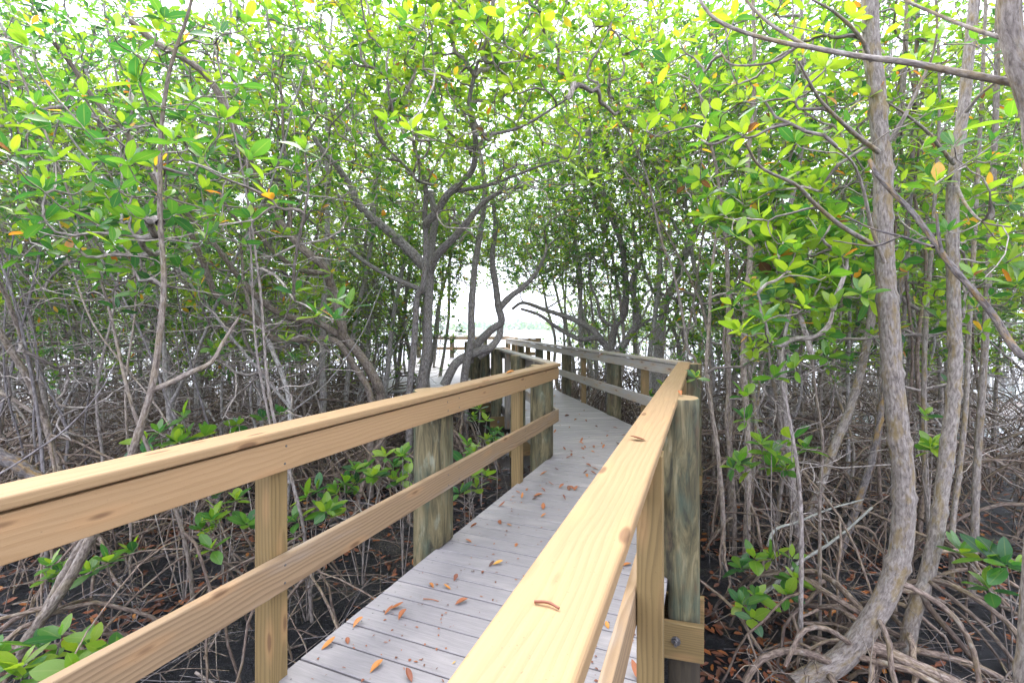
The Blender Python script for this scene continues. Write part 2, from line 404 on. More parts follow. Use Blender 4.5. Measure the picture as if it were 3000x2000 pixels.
def prism(name, foot, z0, z1, mat, parent, bevel=.006, segs=2, xdir=None):
    """board with footprint polygon foot (list of 2-D world points), its local X along xdir"""
    foot = [np.array(p, float) for p in foot]; o0 = np.mean(foot, axis=0)
    if xdir is None: xdir = nrm(foot[1]-foot[0])
    a = math.atan2(xdir[1], xdir[0]); c, s_ = math.cos(-a), math.sin(-a)
    loc = [((p-o0)[0]*c-(p-o0)[1]*s_, (p-o0)[0]*s_+(p-o0)[1]*c) for p in foot]
    area = sum(loc[i][0]*loc[(i+1) % len(loc)][1]-loc[(i+1) % len(loc)][0]*loc[i][1] for i in range(len(loc)))
    if area < 0: loc = loc[::-1]
    zc = (z0+z1)/2
    bm = bmesh.new()
    lo = [bm.verts.new((x, y, z0-zc)) for x, y in loc]; hi = [bm.verts.new((x, y, z1-zc)) for x, y in loc]
    n = len(loc)
    bm.faces.new(lo[::-1]); bm.faces.new(hi)
    for i in range(n): bm.faces.new((lo[i], lo[(i+1) % n], hi[(i+1) % n], hi[i]))
    if bevel: bmesh.ops.bevel(bm, geom=list(bm.edges), offset=bevel, segments=segs, affect='EDGES', profile=.5)
    me = bpy.data.meshes.new(name); bm.to_mesh(me); bm.free()
    base = np.array(parent.location) if parent is not None else np.zeros(3)
    return link_mesh(name, me, mat, parent, (o0[0]-base[0], o0[1]-base[1], zc-base[2]), a)

def vpost(name, c, d, w, z0, z1, mat, parent, bevel=.004):
    """vertical post: local X is vertical so that the grain runs up it"""
    d = np.array([d[0], d[1], 0.0]); up = np.array([0, 0, 1.0]); s_ = np.cross(up, d)
    bm = bmesh.new(); bmesh.ops.create_cube(bm, size=1.0)
    L = z1-z0
    for v in bm.verts: v.co = Vector((v.co.x*L, v.co.y*w, v.co.z*w))
    bmesh.ops.bevel(bm, geom=list(bm.edges), offset=bevel, segments=2, affect='EDGES', profile=.5)
    me = bpy.data.meshes.new(name); bm.to_mesh(me); bm.free()
    o = link_mesh(name, me, mat, parent)
    Mx = Matrix(((0, d[0], s_[0], c[0]-parent.location[0]), (0, d[1], s_[1], c[1]-parent.location[1]), (1, 0, 0, (z0+z1)/2-parent.location[2]), (0, 0, 0, 1)))
    # columns: local x->up, y->d, z->s
    o.matrix_local = Mx
    return o

def pile(line, t, r, q, z1, parent, cut=0.0, z0=-1.35):
    c = line.at(t, q); sides = 40
    zs = np.concatenate([[z0], np.arange(-1.2, -.05, .12), [-.015, .012], np.arange(.08, z1-.02, .1), [z1-.006, z1]])
    ang = np.arange(sides)/sides*2*np.pi; ph = rng.uniform(0, 6.28, 3)
    V = []
    for k, z in enumerate(zs):
        rr = r*(1+.012*np.sin(3*ang+ph[0]+z*2)+.01*np.sin(5*ang+ph[1])+.006*rng.uniform(-1, 1, sides)-.01*z)
        if k == len(zs)-1: rr = rr-.005
        P = c[None]+np.cos(ang)[:, None]*rr[:, None]*line.n[None]+np.sin(ang)[:, None]*rr[:, None]*line.d[None]
        qq = (P-line.a)@line.n; lim = cut if z > 0 else cut+.034
        P = P+np.maximum(lim-qq, 0)[:, None]*line.n[None]
        V.append(np.column_stack([P, np.full(sides, z)]))
    V = np.vstack(V)-np.array(parent.location)[None]
    idx = np.arange(len(zs)*sides).reshape(len(zs), sides)
    bm = bmesh.new(); vs = [bm.verts.new(v) for v in V]
    flip = np.cross(line.n, line.d) < 0
    for k in range(len(zs)-1):
        for j in range(sides):
            q4 = [idx[k, j], idx[k, (j+1) % sides], idx[k+1, (j+1) % sides], idx[k+1, j]]
            if flip: q4 = q4[::-1]
            f = bm.faces.new([vs[i] for i in q4]); f.smooth = True
    top = [vs[i] for i in idx[-1]]; top = top[::-1] if flip else top
    f = bm.faces.new(top); f.material_index = 1
    me = bpy.data.meshes.new('pile'); bm.to_mesh(me); bm.free()
    return link_mesh('pile', me, [M_PILE, M_END], parent), c

# railing lines (post inner planes)
CL = (.507, 5.553); CR = (2.0565, 5.747)
L1 = Line((CL[0]-.4164*6.3, CL[1]-6.3), CL, +1)
EL = (CL[0]-.1896*5.75, CL[1]+5.75)
L2 = Line(CL, EL, +1)
R1 = Line((CR[0]-.4002*6.2, CR[1]-6.2), CR, -1)
ER = (CR[0]-.188*11.9, CR[1]+11.9)
R2 = Line(CR, ER, -1)
L1.next = L2; L2.prev = L1; R1.next = R2; R2.prev = R1

CAPZ = (1.025, 1.063); FAS = (.885, 1.014); MID = (.39, .53)

def railing(line, label, cap_m, fas_m, mid_m, post_m, posts, piles, joint=None, pr=.13, pq=.10, pz=1.056, group='timber railings along the boardwalk'):
    root = empty('wooden_railing', (*line.at(line.L/2), 0), label, 'railing', group)
    a0, a1 = line.ends(-.058); b0, b1 = line.ends(.087)
    prism('handrail', [a0, a1, b1, b0], *CAPZ, cap_m, root, .010, 4, line.d)
    e = .004
    a0, a1 = line.ends(-.038); b0, b1 = line.ends(0)
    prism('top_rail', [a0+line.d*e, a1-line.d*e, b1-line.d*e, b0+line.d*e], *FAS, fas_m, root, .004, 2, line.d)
    prism('mid_rail', [a0+line.d*e, a1-line.d*e, b1-line.d*e, b0+line.d*e], *MID, mid_m, root, .005, 2, line.d)
    for t in posts:
        c = line.at(t, .0475); vpost('post', c, line.d, .089, -.30, 1.0245, post_m, root)
    out = []
    for t in piles:
        p, c = pile(line, t, pr*rng.uniform(.95, 1.04), pq, pz, root); out.append((t, c))
    return root, out

r_l1, pl1 = railing(L1, 'long yellow pine railing crossing the left foreground on its square post and thick round piles', M_PINE, M_PINE_LIFT, M_PINE2, M_POST,
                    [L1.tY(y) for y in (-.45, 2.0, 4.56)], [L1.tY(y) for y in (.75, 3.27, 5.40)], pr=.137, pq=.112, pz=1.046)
r_r1, pr1 = railing(R1, 'near right pine railing whose broad flat handrail runs away from the camera', M_PINE, M_PINE_LIFT, M_PINE2, M_POST,
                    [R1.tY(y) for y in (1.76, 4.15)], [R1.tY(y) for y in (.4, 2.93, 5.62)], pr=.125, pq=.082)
r_l2, pl2 = railing(L2, 'grey weathered left railing beyond the first bend with dark piles', M_OLD, M_GREY, M_OLD, M_GREY,
                    [.75, 2.9, 4.6], [1.7, 3.75, 5.45], pr=.115, pq=.10)
r_r2, pr2 = railing(R2, 'pale weathered right railing curving away beyond the bend toward the water', M_OLD, M_OLD, M_OLD, M_POST,
                    [1.1, 3.75, 6.4, 8.9, 11.2], [2.35, 5.05, 7.6, 10.1], pr=.12, pq=.10)

def face_screw(root, line, t, z):
    bm = bmesh.new(); n = 10
    hi = [bm.verts.new((.0048*math.cos(i*2*math.pi/n), .0048*math.sin(i*2*math.pi/n), .0012)) for i in range(n)]
    lo = [bm.verts.new((.0052*math.cos(i*2*math.pi/n), .0052*math.sin(i*2*math.pi/n), -.002)) for i in range(n)]
    bm.faces.new(hi)
    for i in range(n): bm.faces.new((lo[i], lo[(i+1) % n], hi[(i+1) % n], hi[i]))
    me = bpy.data.meshes.new('screw'); bm.to_mesh(me); bm.free()
    o = link_mesh('screw', me, M_SCREW, root); p = line.at(t, -.0382)
    Z = Vector((-line.n[0], -line.n[1], 0)); Xv = Vector((0, 0, 1)); Yv = Z.cross(Xv); b = root.location
    o.matrix_local = Matrix(((Xv.x, Yv.x, Z.x, p[0]-b.x), (Xv.y, Yv.y, Z.y, p[1]-b.y), (Xv.z, Yv.z, Z.z, z-b.z), (0, 0, 0, 1)))
for Y_ in (2.0, 3.22, 3.36, 4.56, 5.42):
    for z_ in (.915, .985, .425, .495): face_screw(r_l1, L1, L1.tY(Y_)+rng.uniform(-.008, .008), z_+rng.uniform(-.006, .006))

# the deck -----------------------------------------------------------
def clip(poly, p, n):
    out = []
    for i in range(len(poly)):
        a, b = poly[i], poly[(i+1) % len(poly)]; da, db = (a-p)@n, (b-p)@n
        if da >= 0: out.append(a)
        if (da >= 0) != (db >= 0): out.append(a+(b-a)*(da/(da-db)))
    return out

walk = empty('boardwalk', (.6, 3, 0), 'raised walkway of pale grey composite planks on timber beams, scattered with orange leaves', 'boardwalk')
DV = {'v': [], 'f': [], 'uv': [], 'm': []}
def deck_part(poly, d, pitch=.1435, gap=.0085, th=.026, t0=0.0):
    poly = [np.array(p, float) for p in poly]; d = nrm(np.array(d)); s_ = np.array([d[1], -d[0]])
    ts = [p@d for p in poly]; lo, hi = min(ts), max(ts)
    k = math.floor((lo-t0)/pitch)
    while t0+k*pitch < hi:
        a, b = t0+k*pitch+gap/2, t0+(k+1)*pitch-gap/2
        pg = clip(clip(poly, d*a, d), d*b, -d)
        if len(pg) >= 3:
            rz = rng.uniform(-.0012, .0012); ro = rng.uniform(0, 40)
            n = len(pg); ar = sum(pg[i][0]*pg[(i+1) % n][1]-pg[(i+1) % n][0]*pg[i][1] for i in range(n))
            if ar < 0: pg = pg[::-1]
            ctr = np.mean(pg, 0); be = .003
            inner = []
            for p in pg:
                dd = p-ctr; td = dd@d; sd = dd@s_
                inner.append(ctr+d*(td-np.sign(td)*be)+s_*(sd-np.sign(sd)*be))
            base = len(DV['v'])
            DV['v'] += [(*p, rz-th) for p in pg]+[(*p, rz-be) for p in pg]+[(*p, rz) for p in inner]
            uvf = lambda p: ((p@s_)+ro, p@d+ro*.37)
            DV['f'].append([base+2*n+i for i in range(n)]); DV['uv'].append([uvf(p) for p in inner]); DV['m'].append(0)
            for lv in (0, 1):
                A, B = (pg, pg) if lv == 0 else (pg, inner)
                for i in range(n):
                    j = (i+1) % n
                    DV['f'].append([base+lv*n+i, base+lv*n+j, base+(lv+1)*n+j, base+(lv+1)*n+i])
                    DV['uv'].append([uvf(A[i]), uvf(A[j]), uvf(B[j]), uvf(B[i])]); DV['m'].append(0)
            # screws
            ss = [p@s_ for p in pg]
            for sv in (min(ss)+.07, (min(ss)+max(ss))/2, max(ss)-.07):
                for tt in (a+.03, b-.03):
                    if rng.uniform() < .15: continue
                    p = d*tt+s_*(sv+rng.uniform(-.012, .012)); base = len(DV['v'])
                    for q in range(6): DV['v'].append((p[0]+.0042*math.cos(q*1.047), p[1]+.0042*math.sin(q*1.047), rz+.0012))
                    DV['f'].append([base+q for q in range(6)]); DV['uv'].append([(0, 0)]*6); DV['m'].append(1)
        k += 1
q_in = .03
la, lb = L1.ends(q_in); ra, rb = R1.ends(q_in)
deck_part([la, lb, rb, ra], (L1.d+R1.d)/2, t0=.042)
la2, lb2 = L2.ends(q_in); ra2, rb2 = R2.ends(q_in)
P_L = lb2; P_R = rb2
deck_part([la2, lb2, isect(lb2, np.array([1., -.19]), R2.a+R2.n*q_in, R2.d), ra2], (L2.d+R2.d)/2)
m2 = isect(lb2, np.array([1., -.19]), R2.a+R2.n*q_in, R2.d)
# platform over the water
deck_part([lb2, v2(-2.9, 10.9), v2(-4.6, 17.2), v2(-4.6, 23.1), v2(-.35, 23.1), v2(.15, 18.4), rb2, m2], (L2.d+R2.d)/2)
bm = bmesh.new(); vs = [bm.verts.new(v) for v in DV['v']]; uvl = bm.loops.layers.uv.new('UVMap')
for f, uv, m in zip(DV['f'], DV['uv'], DV['m']):
    try: fa = bm.faces.new([vs[i] for i in f])
    except ValueError: continue
    fa.material_index = m
    for l, c in zip(fa.loops, uv): l[uvl].uv = c
me = bpy.data.meshes.new('deck'); bm.to_mesh(me); bm.free()
me.transform(Matrix.Translation(-walk.location))
link_mesh('deck', me, [M_DECK, M_SCREW], walk)
for line in (L1, R1, L2, R2):       # rim joists just inside the deck edge
    a0, a1 = line.ends(-.045); b0, b1 = line.ends(-.007)
    prism('rim_joist', [a0, a1, b1, b0], -.216, -.03, M_GREY, walk, .003, 1, line.d)
def cross_beam(p_left, p_right, d, off):
    d = np.array(d); dd = nrm(p_right-p_left)
    a = p_left+d*off-dd*.16; b = p_right+d*off+dd*.15
    o = prism('cross_beam', [a, b, b+d*.04, a+d*.04], -.425, -.2185, M_POST, walk, .003, 1, dd)
    return o, a, b
def bolt(parent, p, d):
    """hex nut, washer and stud pointing along -d"""
    bm = bmesh.new()
    for r, z0, z1, n in ((.026, 0, .004, 20), (.017, .004, .018, 6), (.0085, .018, .046, 12)):
        lo = [bm.verts.new((r*math.cos(i*2*math.pi/n), r*math.sin(i*2*math.pi/n), z0)) for i in range(n)]
        hi = [bm.verts.new((r*math.cos(i*2*math.pi/n), r*math.sin(i*2*math.pi/n), z1)) for i in range(n)]
        bm.faces.new(hi)
        for i in range(n): bm.faces.new((lo[i], lo[(i+1) % n], hi[(i+1) % n], hi[i]))
    me = bpy.data.meshes.new('bolt'); bm.to_mesh(me); bm.free()
    o = link_mesh('bolt', me, M_STEEL); o.parent = parent
    Z = Vector((-d[0], -d[1], 0)); Xv = Vector((0, 0, 1)); Yv = Z.cross(Xv)
    Wm = Matrix(((Xv.x, Yv.x, Z.x, p[0]), (Xv.y, Yv.y, Z.y, p[1]), (Xv.z, Yv.z, Z.z, p[2]), (0, 0, 0, 1)))
    pw = walk.matrix_basis @ parent.matrix_basis
    o.matrix_local = pw.inverted() @ Wm
for (tl, c_l), (tr_, c_r) in zip(pl1, pr1):
    d = nrm(L1.d+R1.d)
    o, a, b = cross_beam(c_l, c_r, d, -.175)
    bolt(o, (*(c_r-d*.176), -.315), d)
    o, a, b = cross_beam(c_l, c_r, d, .135)
for (tl, c_l), (tr_, c_r) in zip(pl2, [(0, R2.at(2.0, .1)), (0, R2.at(4.2, .1)), (0, R2.at(6.2, .1))]):
    d = nrm(L2.d+R2.d)
    o, a, b = cross_beam(c_l, c_r, d, -.16); bolt(o, (*(c_l-d*.162), -.315), d)

# platform railings far off
def far_rail(a, b, out, label, posts, piles, m=M_PINE):
    return railing(Line(a, b, out), label, m, m, m, m, posts, piles, pr=.115, pq=.10)
far_rail((-4.6, 23.0), (-.36, 23.0), 1, 'distant tan railing along the water edge of the viewing platform', [.9, 2.5], [.1, 1.7, 3.3])
far_rail((-.33, 22.9), (.16, 18.5), 1, 'short white-lit railing down the right side of the viewing platform', [1.5, 4.2], [.15, 2.9])
far_rail((.22, 18.4), (1.08, 18.35), 1, 'tiny spur railing with a dark end post beyond the pale right railing', [.45], [.8])
far_rail((-.72, 11.5), (-1.25, 14.4), 1, 'short grey railing behind the gnarled trunk at the platform entrance', [1.7], [.3, .75, 2.6], M_OLD)

# ------------------------------------------------------------------ trees
def walk_dist(x, y):
    """distance from the boardwalk's centre line"""
    ax, ay = (CL[0]+CR[0])/2, (CL[1]+CR[1])/2
    d1 = nrm(L1.d+R1.d); d2 = nrm(L2.d+R2.d)
    def seg(d, lo, hi):
        t = np.clip((x-ax)*d[0]+(y-ay)*d[1], lo, hi); return np.hypot(x-ax-d[0]*t, y-ay-d[1]*t)
    return np.minimum(seg(d1, -9, 0), seg(d2, 0, 60))

def open_ok(p, zc=2.3, w=1.35):
    p = np.atleast_2d(p)
    bad = (walk_dist(p[:, 0], p[:, 1]) < w) & (p[:, 2] < zc)
    bad |= p[:, 1] < 1.7
    bad |= (walk_dist(p[:, 0], p[:, 1]) < 1.0) & (p[:, 1] < 3.2)
    bad |= p[:, 2] < ground_h(p[:, 0], p[:, 1])+.06
    bad |= p[:, 1] > 19.5
    return ~bad

class Tree:
    def __init__(s, name, label, cat, base, bark, group=None, twig=None):
        s.root = empty(name, base, label, cat, group); s.base = np.array(base, float)
        s.bark = bark; s.twig = twig or M_TWIG
        s.limbs = []; s.br = []; s.tips = []; s.roots = []
        s.np = np.zeros((9000, 3)); s.nt = np.zeros((9000, 3)); s.nb = np.zeros(9000, int); s.nn = 0
    def _nodes(s, pts, bid):
        n = len(pts); T = nrm(np.gradient(pts, axis=0))
        if s.nn+n > len(s.np): return
        s.np[s.nn:s.nn+n] = pts; s.nt[s.nn:s.nn+n] = T; s.nb[s.nn:s.nn+n] = bid; s.nn += n
    def limb(s, pts, r0, r1, start=.25, wob=.0, knots=None):
        pts = np.asarray(pts, float); L = np.linalg.norm(np.diff(pts, axis=0), axis=1).sum()
        k = int(np.clip(L/.045, 12, 150)); P = resample(pts, k)
        if wob: P[1:-1] += wob*np.stack([np.convolve(rng.normal(0, 1, k+8), np.ones(9)/3, 'valid') for _ in range(3)], 1)[1:-1]*.5
        R = np.linspace(r0, r1, k)
        if knots:
            sl = np.linspace(0, L, k)
            for kn in knots: R = R*(1+.24*np.exp(-((sl-kn*L)/.022)**2)-.05*np.exp(-((sl-kn*L-.06)/.03)**2))
        else:
            for kn in rng.uniform(0, 1, int(L*1.6)): R = R*(1+.14*np.exp(-((np.linspace(0, 1, k)-kn)*L/.03)**2))
        s.limbs.append((P, R)); i = int(k*start)
        s._nodes(P[i::3], -1)
        return P
    def attach(s, tips, leafL=.1, r_tip=.0035, leaf=True, kp=6, up=.32, wob=.05, maxd=2.6, z_pen=.9):
        tips = np.atleast_2d(tips)
        if len(tips) == 0 or s.nn == 0: return
        d0 = np.array([np.min(np.linalg.norm(s.np[:s.nn]-t, axis=1)) for t in tips])
        for i in np.argsort(d0):
            t = tips[i]; N = s.np[:s.nn]; dv = t-N; dist = np.linalg.norm(dv, axis=1)
            cost = dist+z_pen*np.maximum(-dv[:, 2], 0)+.35*dist*(1-(dv*s.nt[:s.nn]).sum(1)/np.maximum(dist, 1e-6))
            j = int(np.argmin(cost)); D = dist[j]
            if D > maxd or D < .03: continue
            p0 = N[j]; c1 = p0+s.nt[j]*D*.25+dv[j]*.2; c2 = t-np.array([0, 0, 1])*D*up-dv[j]*.12+rng.normal(0, .06, 3)*D
            u_ = np.linspace(0, 1, kp)[:, None]
            P = (1-u_)**3*p0+3*(1-u_)**2*u_*c1+3*(1-u_)*u_**2*c2+u_**3*t
            P[1:-1] += rng.normal(0, wob*.3, (kp-2, 3))*min(D, 1)
            b = len(s.br); s.br.append([P, int(s.nb[j]), r_tip, leafL if leaf else 0.0])
            s._nodes(P[1:], b)
    def prop(s, n, h=(.1, 1.2), reach=(.3, 1.5), r=(.010, .026), gz=None, az=None, origin=None):
        for _ in range(n):
            o = s.base if origin is None else np.array(origin)
            a = rng.uniform(0, 6.28) if az is None else rng.normal(az[0], az[1])
            hh = rng.uniform(*h); R = rng.uniform(*reach)*(.6+.5*hh/h[1]); rr = rng.uniform(*r)
            # start on the trunk axis at height hh
            P0 = s.axis(o[2]+hh) if s.limbs and origin is None else np.array([o[0], o[1], o[2]+hh])
            e = np.array([P0[0]+math.cos(a)*R, P0[1]+math.sin(a)*R])
            if walk_dist(e[0], e[1]) < .95: continue
            ez = float(ground_h(np.array([e[0]]), np.array([e[1]]))[0])-.08
            t = np.linspace(0, 1, 9)[:, None]; arch = rng.uniform(1.3, 2.6)
            xy = P0[:2]+(e-P0[:2])*(1-(1-t)**1.35)
            z = P0[2]+(ez-P0[2])*t**arch+.10*np.sin(np.pi*t)*R*.6
            P = np.hstack([xy, z]); P[1:-1] += np.cumsum(rng.normal(0, .02, (7, 3)), 0)*(.4+R*.5)
            s.roots.append((P, np.linspace(rr, rr*.72, 9)))
            if rng.uniform() < .55:           # forked second foot
                q0 = P[4]; e2 = e+rng.normal(0, .22, 2); ez2 = float(ground_h(e2[:1], e2[1:])[0])-.08
                if walk_dist(e2[0], e2[1]) > .95:
                    xy = q0[:2]+(e2-q0[:2])*(1-(1-t)**1.5); z = q0[2]+(ez2-q0[2])*t**1.5
                    P2 = np.hstack([xy, z]); P2[1:-1] += np.cumsum(rng.normal(0, .01, (7, 3)), 0)
                    s.roots.append((P2, np.linspace(rr*.85, rr*.6, 9)))
    def axis(s, z):
        P = s.limbs[0][0]; i = int(np.argmin(np.abs(P[:, 2]-z))); return P[i].copy()
    def build(s, leaf_bias=0.0, nl=(5, 9), rows=None, old=.018, trunk_mat=None):
        leaf_bias += rng.normal(0, .09)
        o = s.base; Yd = o[1]
        acc = Acc()
        for P, R in s.limbs:
            sd = 18 if R[0] > .05 and Yd < 6 else (12 if R[0] > .03 else 8)
            tubes(acc, P[None], R[None], sd, .035, (.35, .7))
        nf = sum(len(f) for f in acc.f)
        if s.br:
            cnt = np.ones(len(s.br))
            for i in range(len(s.br)-1, -1, -1):
                if s.br[i][1] >= 0: cnt[s.br[i][1]] += cnt[i]
            buckets = {}
            for i, (P, pa, rt, ll) in enumerate(s.br):
                r0 = min(rt*cnt[i]**.42*1.15, .05); k = 8 if r0 > .018 else (5 if r0 > .008 else (4 if Yd < 6 else 3))
                buckets.setdefault((len(P), k), []).append((P, np.linspace(r0, max(rt, r0*.62), len(P))))
            for (kp, sd), lst in buckets.items():
                tubes(acc, np.array([a for a, _ in lst]), np.array([b for _, b in lst]), sd, .08 if sd > 4 else 0)
        if s.limbs:
            me = acc.mesh('trunk', o); ix = np.zeros(len(me.polygons), np.int32); ix[nf:] = 1
            me.polygons.foreach_set('material_index', ix)
            link_mesh('trunk', me, [s.bark, s.twig], s.root)
        if s.br:
            T = [(b[0][-1], nrm(b[0][-1]-b[0][-2]), b[3]) for b in s.br if b[3] > 0]
            if T:
                acc = Acc(); tp = np.array([t[0] for t in T]); td = np.array([t[1] for t in T]); tl = np.array([t[2] for t in T])
                if rows: groups = [(rows, np.ones(len(tp), bool))]
                else: groups = [(8, tp[:, 1] < 3.6), (6, (tp[:, 1] >= 3.6) & (tp[:, 1] < 6)), (4, (tp[:, 1] >= 6) & (tp[:, 1] < 11)), (3, tp[:, 1] >= 11)]
                for rw, m in groups:
                    if m.any(): rosettes(acc, tp[m], td[m], tl[m], rw, nl, leaf_bias, old=old)
                link_mesh('crown', acc.mesh('crown', o), M_LEAF, s.root)
        if s.roots:
            acc = Acc()
            tubes(acc, np.array([a for a, _ in s.roots]), np.array([b for _, b in s.roots]), 7 if Yd < 6 else 5, .05)
            link_mesh('prop_roots', acc.mesh('prop_roots', o), M_ROOT, s.root)
        return s

def px(lst, y0, y1=None):
    """traced limb: [(u, v), ...] with depth running from y0 to y1"""
    y1 = y0 if y1 is None else y1
    ys = np.linspace(y0, y1, len(lst)); return np.array([U(u, v, y) for (u, v), y in zip(lst, ys)])

def ell(c, r, n, zmin=1.5, shell=.0, **kw):
    out = []
    while len(out) < n:
        d = nrm(rng.normal(0, 1, (n*2, 3))); rad = rng.uniform(shell, 1, (n*2, 1))**(1/2.2)
        p = np.array(c)+d*rad*np.array(r); p = p[(p[:, 2] > zmin)]
        p = p[open_ok(p, **kw)]
        if len(p) == 0: return np.zeros((0, 3))
        out += list(p)
    return np.array(out[:n])

def foot(P):
    """base point on the ground below the first point of a traced limb"""
    return (P[0][0], P[0][1], GZ)

def down(P, dx=0.0, dy=0.0):
    """extend a traced limb into the mud"""
    g = np.array([P[0][0]+dx, P[0][1]+dy, GZ-.12]); return np.vstack([g, (g+P[0])/2+np.array([0, 0, .02]), P])

# --- central tree left of the boardwalk
P = down(px([(1233, 1150), (1250, 1038), (1253, 936), (1258, 834), (1263, 757), (1268, 690), (1275, 640), (1260, 560)], 7.6, 7.3))
T = Tree('mangrove_tree', 'gnarled central mangrove with forked grey trunk and wide leafy crown left of the bend', 'tree', (P[0][0], P[0][1], GZ), M_BARK_K)
T.limb(P, .11, .045, .45)
T.limb(down(px([(1199, 1155), (1213, 1012), (1222, 874), (1240, 834), (1248, 732), (1245, 630), (1248, 568), (1240, 512), (1222, 461), (1212, 415)], 7.2, 6.4)), .062, .03, .5)
T.limb(px([(1258, 790), (1235, 772), (1207, 742), (1156, 693), (1110, 655), (1054, 604), (1029, 548), (1003, 510), (978, 477), (930, 420), (900, 350)], 7.5, 6.6), .085, .025, .3)
T.limb(px([(1250, 860), (1222, 844), (1161, 818), (1085, 778), (1008, 721), (927, 660), (865, 614), (800, 580)], 7.6, 6.8), .042, .018, .3)
T.limb(px([(1258, 790), (1275, 755), (1299, 727), (1335, 691), (1365, 655), (1416, 594), (1470, 560)], 7.4, 6.6), .075, .028, .3)
T.limb(px([(1248, 668), (1253, 650), (1284, 614), (1309, 573), (1355, 530), (1386, 492), (1393, 430), (1390, 385), (1375, 300), (1400, 180)], 6.9, 5.2), .06, .018, .3)
T.limb(px([(1330, 560), (1420, 545), (1520, 510), (1600, 480), (1690, 455)], 6.3, 5.6), .03, .01, .1)
T.limb(px([(1395, 395), (1460, 390), (1530, 370), (1600, 330), (1660, 290)], 5.4, 4.6), .022, .009, .1)
T.limb(px([(1262, 540), (1225, 530), (1200, 500), (1150, 450), (1120, 420)], 6.3, 5.4), .022, .009, .1)
hero = [(1134, 363, 3.6), (1207, 389, 3.2), (1293, 389, 3.4), (1389, 64, 3.3), (1478, 57, 3.3), (1542, 147, 3.6), (1587, 83, 3.5), (1670, 242, 4.0), (1720, 529, 3.6),
        (1330, 230, 4.0), (1440, 160, 3.9), (1500, 250, 4.2), (1270, 60, 3.6), (1190, 60, 3.6), (1240, 170, 4), (1620, 160, 4.2), (1700, 350, 4.2), (1585, 240, 4.4), (1660, 470, 4.6)]
tips = ell(U(1380, 215, 5.6), (2.1, 1.5, 1.25), 720, 2.6)
T.attach(tips, .105, .0036)
T.attach(ell(U(1150, 560, 6.8), (1.5, 1.2, .8), 90, 2.2), .11, .0036)
T.attach(ell(U(1400, 540, 5.8), (1.5, 1.0, .7), 110, 2.2), .11, .0034, leaf=False, up=.3)
T.attach(ell(U(1400, 60, 5.2), (2.4, 1.2, .9), 380, 2.5), .115, .0036, maxd=3)
T.attach(np.array([U(*h) for h in hero]), .15, .004, maxd=4)
T.prop(44, (.15, 1.1), (.4, 1.9), (.014, .034))
T.build(.10, (5, 9))

# --- the leaning tree whose limbs sweep up to the left
P = down(px([(1115, 1165), (1105, 1124), (1074, 1068), (1039, 1022), (1008, 987), (1000, 940), (978, 860), (965, 823), (952, 783), (886, 727), (819, 650), (768, 573), (743, 512), (722, 451), (697, 400), (650, 293), (599, 217), (529, 166), (459, 128), (380, 60)], 7.2, 4.2))
T = Tree('mangrove_tree', 'brown mangrove whose long bare limbs sweep up and left from behind the left railing', 'tree', (P[0][0], P[0][1], GZ), M_BARK_D)
T.limb(P, .085, .026, .4)
T.limb(px([(1000, 985), (932, 946), (855, 930), (804, 910), (753, 869), (690, 800), (640, 730), (560, 640), (500, 560)], 6.6, 4.8), .05, .016, .3)
T.limb(down(px([(1085, 1160), (1040, 1075), (985, 1000), (906, 994), (845, 994), (804, 992), (768, 956), (738, 920), (682, 900), (631, 859), (600, 778), (574, 720), (548, 663), (510, 612), (446, 510), (370, 389), (274, 287), (210, 191), (160, 128)], 6.8, 3.9)), .055, .018, .4)
T.limb(px([(738, 920), (715, 830), (708, 740), (700, 690)], 5.2, 4.6), .022, .008, .2)
T.limb(px([(950, 800), (880, 790), (810, 745), (760, 690), (690, 640), (640, 560)], 6.4, 5), .035, .012, .2)
T.limb(px([(850, 665), (848, 540), (838, 470), (830, 400), (826, 300), (815, 180)], 5.7, 5.0), .026, .010, .2)
hero = [(332, 96, 2.7), (459, 96, 2.9), (702, 255, 2.9), (510, 421, 2.6), (727, 472, 2.5), (376, 485, 2.6), (600, 472, 2.9), (893, 446, 3.4), (89, 147, 2.7), (293, 663, 3.0), (38, 459, 2.5),
        (644, 631, 3.0), (657, 357, 2.9), (982, 885, 3.4), (978, 940, 3.3), (1023, 905, 3.6), (930, 930, 3.5), (250, 380, 2.8), (560, 300, 3.0), (130, 560, 2.8), (800, 590, 3.4), (735, 640, 3.4), (410, 250, 3.0), (860, 860, 4)]
T.attach(ell(U(560, 400, 5.0), (2.2, 1.3, 1.4), 300, 1.8), .095, .0036, maxd=2.2)
T.attach(ell(U(500, 620, 5.0), (2.2, 1.2, 1.0), 90, 1.0), .095, .003, leaf=False, up=.1)
T.attach(np.array([U(*h) for h in hero]), .155, .004, maxd=4.5, wob=.03)
T.prop(30, (.1, .9), (.4, 1.8), (.013, .03))
T.build(-.02, (5, 8))

